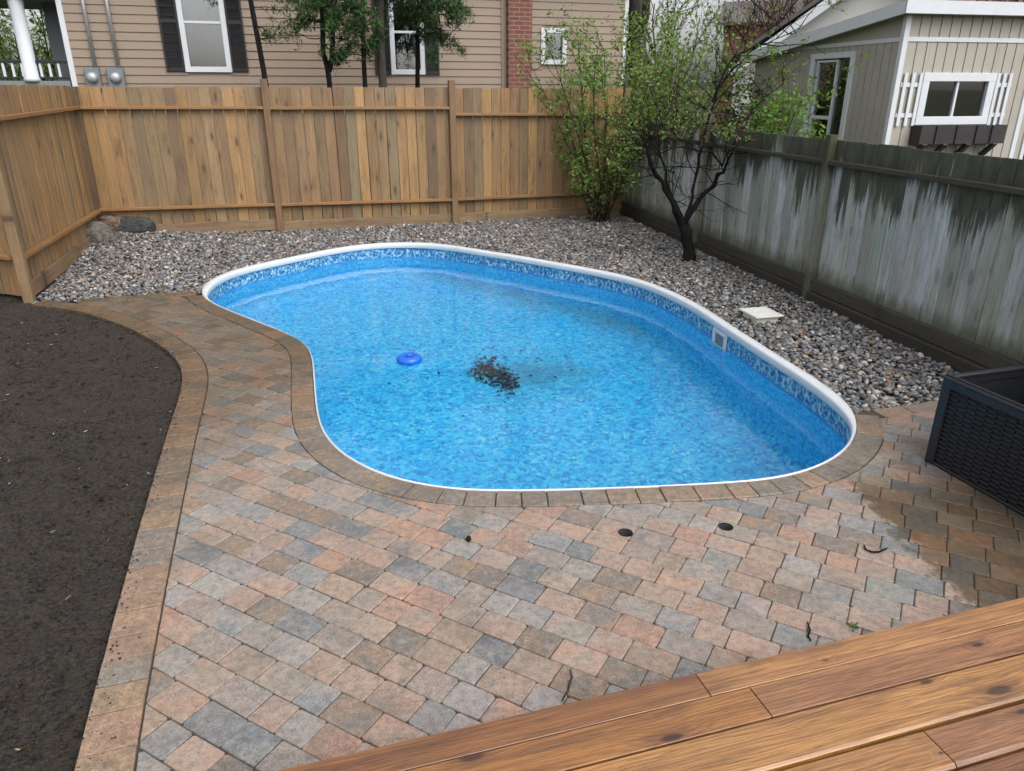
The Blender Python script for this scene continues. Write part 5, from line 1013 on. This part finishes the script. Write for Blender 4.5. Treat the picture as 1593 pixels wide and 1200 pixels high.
c4 = g0_(594, 12.1); tree('cedar_tree', c4, 'thickest cedar with drooping dark foliage over the second window', 'tree', M_BARKG, b_cedar([([c4, deep(592, 60, 12.1), deep(590, -100, 12.1)], 0.075, 0.055)], random.Random(34), lambda Q, rs: [(k, 3, 0.6) for k in range(len(Q)) if Q[k][2] > 2.7]), 8500, 0.034, CED, 'cedars behind the back fence', M_NEEDLE, 1, 0.035, CEDA, 0.25, 0.22, np.array([0, 0, -0.5]))
c5 = g0_(690, 12.9); tree('cedar_tree', c5, 'bushy green cedar crown hanging right of the second window', 'tree', M_BARKD, b_cedar([([g0_(640, 13.3), deep(650, 20, 13.2), deep(676, -40, 13.0)], 0.05, 0.03), ([deep(660, -10, 13.1), deep(682, 20, 12.9), deep(688, 70, 12.9)], 0.02, 0.01)], random.Random(35), lambda Q, rs: [(k, 4, 0.42) for k in range(len(Q)) if Q[k][2] > 2.9] + [(k, 4, 0.36) for k in range(len(Q)) if len(Q) < 9 and Q[k][2] > 2.3]), 9000, 0.034, (0.042, 0.092, 0.032), 'cedars behind the back fence', M_NEEDLE, 1, 0.035, CEDA, 0.3, 0.22, np.array([0, 0, -0.5]))
# trees far behind: bare or budding, each its own
FAR_T = [(9.0, 24, 7.5, (0.20, 0.09, 0.06), 'budding reddish tree behind the brick house side'), (5.2, 27, 8.5, (0.16, 0.13, 0.07), 'bare tree between the tan house and the garage'), (12.5, 28, 8.0, (0.15, 0.10, 0.08), 'bare tree behind the shed roof, left of the red roof'), (17.0, 30, 8.5, (0.15, 0.11, 0.08), 'bare twiggy tree behind the shed, right of the red roof'), (22.0, 30, 8.0, (0.14, 0.11, 0.08), 'bare twiggy tree at the far right behind the shed'), (7.2, 21, 6.0, (0.21, 0.08, 0.055), 'small reddish budding tree above the garage roof')]
for k, (x, y, h, lc, lab) in enumerate(FAR_T):
    rk = random.Random(50 + k); base = np.array([x, y, -0.1])
    def bfar(mb, tips, base=base, h=h, rk=rk):
        mb.tube([base, base + Z3 * h * 0.25], [0.16, 0.12], 8, caps=False)
        for _ in range(7): grow(mb, base + Z3 * h * rk.uniform(0.12, 0.25), np.array([rk.gauss(0, 0.4), rk.gauss(0, 0.4), 1]), h * rk.uniform(0.28, 0.42), 0.07, 3, tips, 0.45, (3, 5), 0.66, 0.08, 0.1, rs=rk, minr=0.006)
    tree('bare_tree', base, lab, 'tree', M_TWIG, bfar, 1500, 0.05, lc, 'bare trees far behind', maxdepth=1, jitter=0.05)
for k, (x, y, h, w) in enumerate([(-11.5, 19.0, 5.0, 0.5), (-14.5, 22.0, 6.0, 0.5), (-9.8, 21.5, 5.0, 0.5)]):
    base = (x, y, -0.1); tree('leafy_tree', base, ['pale green tree seen through the porch columns', 'green tree far left behind the porch', 'green tree behind the right part of the porch'][k], 'tree', M_BARKB, bush_builder(base, h, w, 14, random.Random(70 + k), r=0.05), 4200, 0.075, (0.10, 0.17, 0.05), 'trees behind the porch', maxdepth=2, jitter=0.16)
